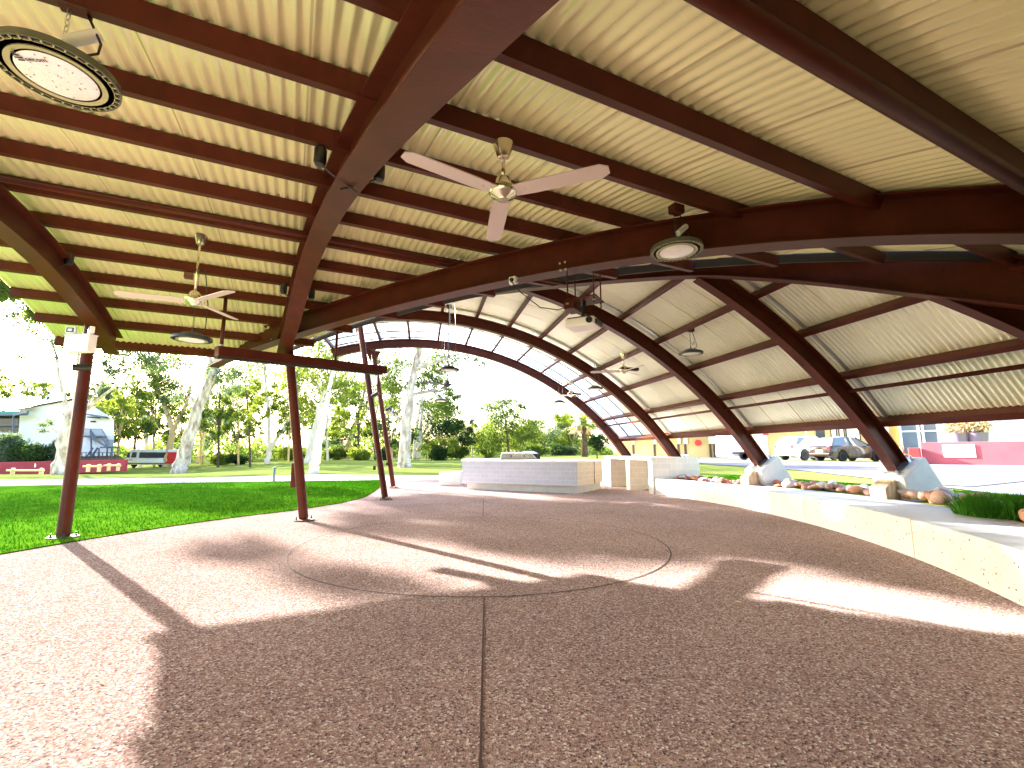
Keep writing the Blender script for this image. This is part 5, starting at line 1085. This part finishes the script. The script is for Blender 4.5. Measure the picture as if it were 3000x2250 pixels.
# ------------------------------------------------------------ right-hand yellow building
wa, wb_ = PY(1808, 1330, 47), PY(2640, 1330, 33.5); dW = (wb_-wa)*np.array([1, 1, 0]); LW = np.linalg.norm(dW); dW /= LW; nW = np.array([dW[1], -dW[0], 0])
if nW[1] > 0: nW = -nW
zW = .6; t = thing('yellow_building', 'long single storey cream yellow building with a posted veranda', 'building', (*((wa+wb_)/2)[:2], zW))
ww = lambda s, z, o=0: np.array([wa[0], wa[1], 0])+dW*s+nW*o+ZU*z
def sx_(px, o=0):
    r_ = ray(px, 1300); p_ = wa+nW*o; den = dW[0]*r_[1]-dW[1]*r_[0]; return (p_[1]*r_[0]-p_[0]*r_[1])/den
MB().prism([ww(0, zW-.3), ww(LW+1, zW-.3), ww(LW+1, 3.9), ww(0, 3.9)], nW*0, nW*-6).build('wall', 'yellow', t)
MB().prism([ww(-.2, 3.4, 2.2), ww(LW+1.2, 3.4, 2.2), ww(LW+1.2, 4.6, -2.5), ww(-.2, 4.6, -2.5)], (0, 0, 0), ZU*.1).build('roof', 'galv', t)
MB().bar(ww(0, zW+.03, .9), ww(LW+1, zW+.03, .9), 1.8, .12).build('veranda_slab', 'conc', t)
for px in (2175, 2364, 2516): MB().tube([ww(sx_(px, 1.7), zW, 1.7), ww(sx_(px, 1.7), 3.5, 1.7)], .06, 8).build('veranda_post', 'white', t)
for px in (1856, 1918, 1988, 2008, 2081, 2093): s = sx_(px); MB().bar(ww(s, zW+.1, .08), ww(s, 3.3, .08), .16, .16, nW).build('wall_pier', 'barkd', t); MB().box(ww(s+.1, 2.35, .12), (.36, .2, .9), atan2(dW[1], dW[0])).build('wall_cabinet', 'galv', t)
for p0_, p1_, z0, z1, m in ((2393, 2420, 2.15, 2.9, 'glassd'), (2436, 2456, 1.95, 3.0, 'glassd'), (2460, 2478, 1.95, 3.0, 'glassd'), (2481, 2524, 1.95, 3.0, 'glassd')):
    a, b = sx_(p0_), sx_(p1_); o = MB().prism([ww(a, z0, .05), ww(b, z0, .05), ww(b, z1, .05), ww(a, z1, .05)], nW*0, nW*.03).build('window', m, t)
    if p0_ > 2430: MB().prism([ww(a+.08, z0+.08, .085), ww(b-.08, z0+.08, .085), ww(b-.08, z1-.05, .085), ww(a+.08, z1-.05, .085)], nW*0, nW*.01).build('blind', 'white', o)
a, b = sx_(2206), sx_(2250); MB().prism([ww(a, zW, .06), ww(b, zW, .06), ww(b, 3.2, .06), ww(a, 3.2, .06)], nW*0, nW*.05).build('grey_door', 'galv', t)
a, b = sx_(2132), sx_(2172); MB().prism([ww(a, zW, .06), ww(b, zW, .06), ww(b, 3.0, .06), ww(a, 3.0, .06)], nW*0, nW*.05).build('white_door', 'white', t)
s = sx_(2047); q = ww(s, 2.0, .15); tag(MB().lathe([(.28, -.09), (.28, -.06), (.12, -.05), (.12, .05), (.28, .06), (.28, .09), (0, .09)], q, 20, nW).build('fire_hose_reel', 'redpaint', smooth='auto'), 'red fire hose reel on the cream wall between dark piers', 'hose reel')
q = ww(sx_(2253), 2.75, 1.2); t2 = thing('fire_sign', 'small red sign with white marks hanging above the white wagon', 'sign', tuple(q)); MB().box(q, (.42, .03, .42), atan2(dW[1], dW[0])).build('panel', 'redpaint', t2)
for dx in (-.09, .06): MB().box(q+nW*.02+dW*dx+ZU*.04, (.09, .012, .2), atan2(dW[1], dW[0])).build('pictogram', 'white', t2)
q = ww(sx_(2548, 1.9), 1.05, 1.9); tag(MB().lathe([(.11, -.45), (.11, .35), (.06, .42), (0, .42)], q, 10).build('traffic_bollard', 'orange', smooth='auto'), 'orange bollard standing right of the dark hatchback', 'bollard')
# ------------------------------------------------------------ shop front, red wall and sign on the far right
fa_, fb_ = PY(2600, 1330, 27.5), PY(3260, 1330, 22); dF = (fb_-fa_)*np.array([1, 1, 0]); LF = np.linalg.norm(dF); dF /= LF; nF_ = np.array([dF[1], -dF[0], 0]); nF_ = nF_ if nF_[1] < 0 else -nF_
fw = lambda s, z, o=0: np.array([fa_[0], fa_[1], 0])+dF*s+nF_*o+ZU*z
def sf(px, o=0): r_ = ray(px, 1300); p_ = fa_+nF_*o; return (p_[1]*r_[0]-p_[0]*r_[1])/(dF[0]*r_[1]-dF[1]*r_[0])
t = thing('shop_front', 'glazed shop front with white frames and an ochre door', 'building', (*fw(LF/2, 0)[:2], .6))
MB().prism([fw(-.4, .4), fw(LF, .4), fw(LF, 4.0), fw(-.4, 4.0)], nF_*-.1, nF_*-5).build('wall', 'white', t)
M['ochre'] = mat('ochre_door', (.42, .25, .05), .6, noise=.2, scale=2)
for p0_, p1_, m, nm in ((2608, 2640, 'ochre', 'door'), (2644, 2690, 'carglass', 'window'), (2700, 2748, 'carglass', 'window'), (2764, 2838, 'lens', 'window'), (2842, 2925, 'lens', 'window'), (2932, 3100, 'white', 'panel')):
    a, b = sf(p0_), sf(p1_); MB().prism([fw(a, .62), fw(b, .62), fw(b, 3.3), fw(a, 3.3)], nF_*0, nF_*.06).build(nm, m, t)
for px in (2642, 2695, 2708, 2755, 2840, 2929): s = sf(px); MB().bar(fw(s, .6, .1), fw(s, 3.5, .1), .11, .11, nF_).build('frame', 'white', t)
MB().bar(fw(sf(2642), 2.35, .1), fw(sf(2755), 2.35, .1), .08, .08, nF_).build('transom', 'white', t)
def vase(px, label):
    s = sf(px, .8); c = fw(s, .62, .8); t = thing('tall_planter', label, 'planter', tuple(c), 'tall planters by the shop front')
    M.setdefault('vase', mat('lilac_glazed_pot', (.20, .15, .26), .3)); MB().lathe([(.2, 0), (.24, .1), (.42, 1.5), (.45, 1.55), (.36, 1.5), (.3, 1.3), (0, 1.3)], c, 18).build('pot', 'vase', t, smooth='auto')
    P_ = crown_pts(c+ZU*2.0, np.array([.6, .6, .35]), 700); mesh_np('foliage', leafmesh(P_, .22, .3), 'barky', t)
vase(2812, 'tall lilac planter with dry fronds, left of the two by the shop window'); vase(2868, 'tall lilac planter with dry fronds, right of the two by the shop window')
ra_, rb_ = PY(2700, 1330, 21.5), PY(3250, 1330, 17.5); dR_ = (rb_-ra_)*np.array([1, 1, 0]); LR = np.linalg.norm(dR_); dR_ /= LR; nR = np.array([dR_[1], -dR_[0], 0]); nR = nR if nR[1] < 0 else -nR
rw = lambda s, z, o=0: np.array([ra_[0], ra_[1], 0])+dR_*s+nR*o+ZU*z
zt = PY(2720, 1296, 21.4)[2]; zbm = .45
o = MB().prism([rw(0, zbm), rw(LR, zbm), rw(LR, zt), rw(0, zt)], nR*0, nR*-.2).build('low_wall', 'pinkwall', bevel=.015); tag(o, 'low red painted wall with a white sign in front of the shop', 'wall')
def sr(px): r_ = ray(px, 1320); return (ra_[1]*r_[0]-ra_[0]*r_[1])/(dR_[0]*r_[1]-dR_[1]*r_[0])
a, b = sr(2763), sr(2858); z0, z1 = PY(2760, 1340, 21)[2], PY(2760, 1303, 21)[2]; q = rw((a+b)/2, (z0+z1)/2, .02)
t = thing('wall_sign', 'white sign board with faint grey lettering on the red wall', 'sign', tuple(q)); MB().prism([rw(a, z0, .004), rw(b, z0, .004), rw(b, z1, .004), rw(a, z1, .004)], nR*0, nR*.025).build('board', 'white', t, bevel=.006)
yw = atan2(dR_[1], dR_[0])
M['faint'] = mat('faded_grey_print', (.55, .54, .58), .6)
for s, tx, sz, dz in ((.28, 'O', .22, .06), (.42, '- -', .16, .08), (.36, 'A', .10, -.12), (.80, 'O', .34, 0)):
    p_ = rw(a+(b-a)*s, (z0+z1)/2+dz*.8, .031)-q; text_mesh(tx, sz, 'lettering', 'faint', t, tuple(p_), (pi/2, 0, yw))
p_ = rw(-.25, .6, 0); t = thing('orange_chair', 'orange plastic chair behind the end of the red wall', 'chair', tuple(p_)); ch = MB(); c = rw(-.75, .62, -.6)
MB().box(c+ZU*.42, (.45, .45, .05), .3).build('seat', 'orange', t, bevel=.02); MB().tube([c+np.array([-.22, .2, .42]), c+np.array([-.25, .22, .85]), c+np.array([.2, .26, .85]), c+np.array([.22, .2, .42])], .03, 8).build('backrest', 'orange', t, smooth=True)
for dx in (-.2, .2):
    for dy in (-.2, .2): MB().tube([c+np.array([dx, dy, 0]), c+np.array([dx*.9, dy*.9, .42])], .02, 6).build('leg', 'orange', t)
q = rw(-.22, .95, .15); tag(MB().box(q, (.42, .3, .8), yw).build('red_cabinet', 'redpaint', bevel=.03), 'red cabinet standing at the left end of the low red wall', 'cabinet')
# drain grate across the car park
ga_, gb_ = GT(2800, 1426), GT(3080, 1397); t = thing('drain_grate', 'long black and white barred drain grate across the car park', 'drain', tuple(ga_)); d = gb_-ga_; Lg = np.linalg.norm(d); d /= Lg; n_ = np.array([d[1], -d[0], 0])
zf = lambda p: np.array([p[0], p[1], tz(p[0], p[1])+.022])
gb = MB(); nb2 = 26
MB().grid([[zf(ga_+d*Lg*s+n_*w_) for s in np.linspace(0, 1, 30)] for w_ in (-.28, .28)]).build('pit', 'iron', t)
for k in range(nb2):
    p_ = ga_+d*Lg*(k+.25)/nb2; p2_ = ga_+d*Lg*(k+.75)/nb2; gb.add([zf(p_-n_*.27)+ZU*.006, zf(p2_-n_*.27)+ZU*.006, zf(p2_+n_*.27)+ZU*.006, zf(p_+n_*.27)+ZU*.006], [(0, 1, 2, 3)])
gb.build('grate', 'galv', t)

# dry leaves dropped on the paving and lawn edge
n = 170; C = np.c_[rng.uniform(-5.5, 4.5, n), rng.uniform(1.2, 13, n), np.full(n, .008)]; th = rng.random(n)*6.28; L_ = rng.uniform(.015, .04, n)
v = np.zeros((n, 4, 3)); dx = np.c_[np.cos(th), np.sin(th), np.zeros(n)]*L_[:, None]; dy = np.c_[-np.sin(th), np.cos(th), np.zeros(n)]*L_[:, None]*.16
v[:, 0] = C-dx; v[:, 1] = C+dy+ZU*.006; v[:, 2] = C+dx+ZU*.003; v[:, 3] = C-dy; tag(mesh_np('leaf_litter', v.reshape(-1, 3), 'barky', None), 'dry gum leaves scattered over the paved floor', 'leaf litter', kind='stuff')
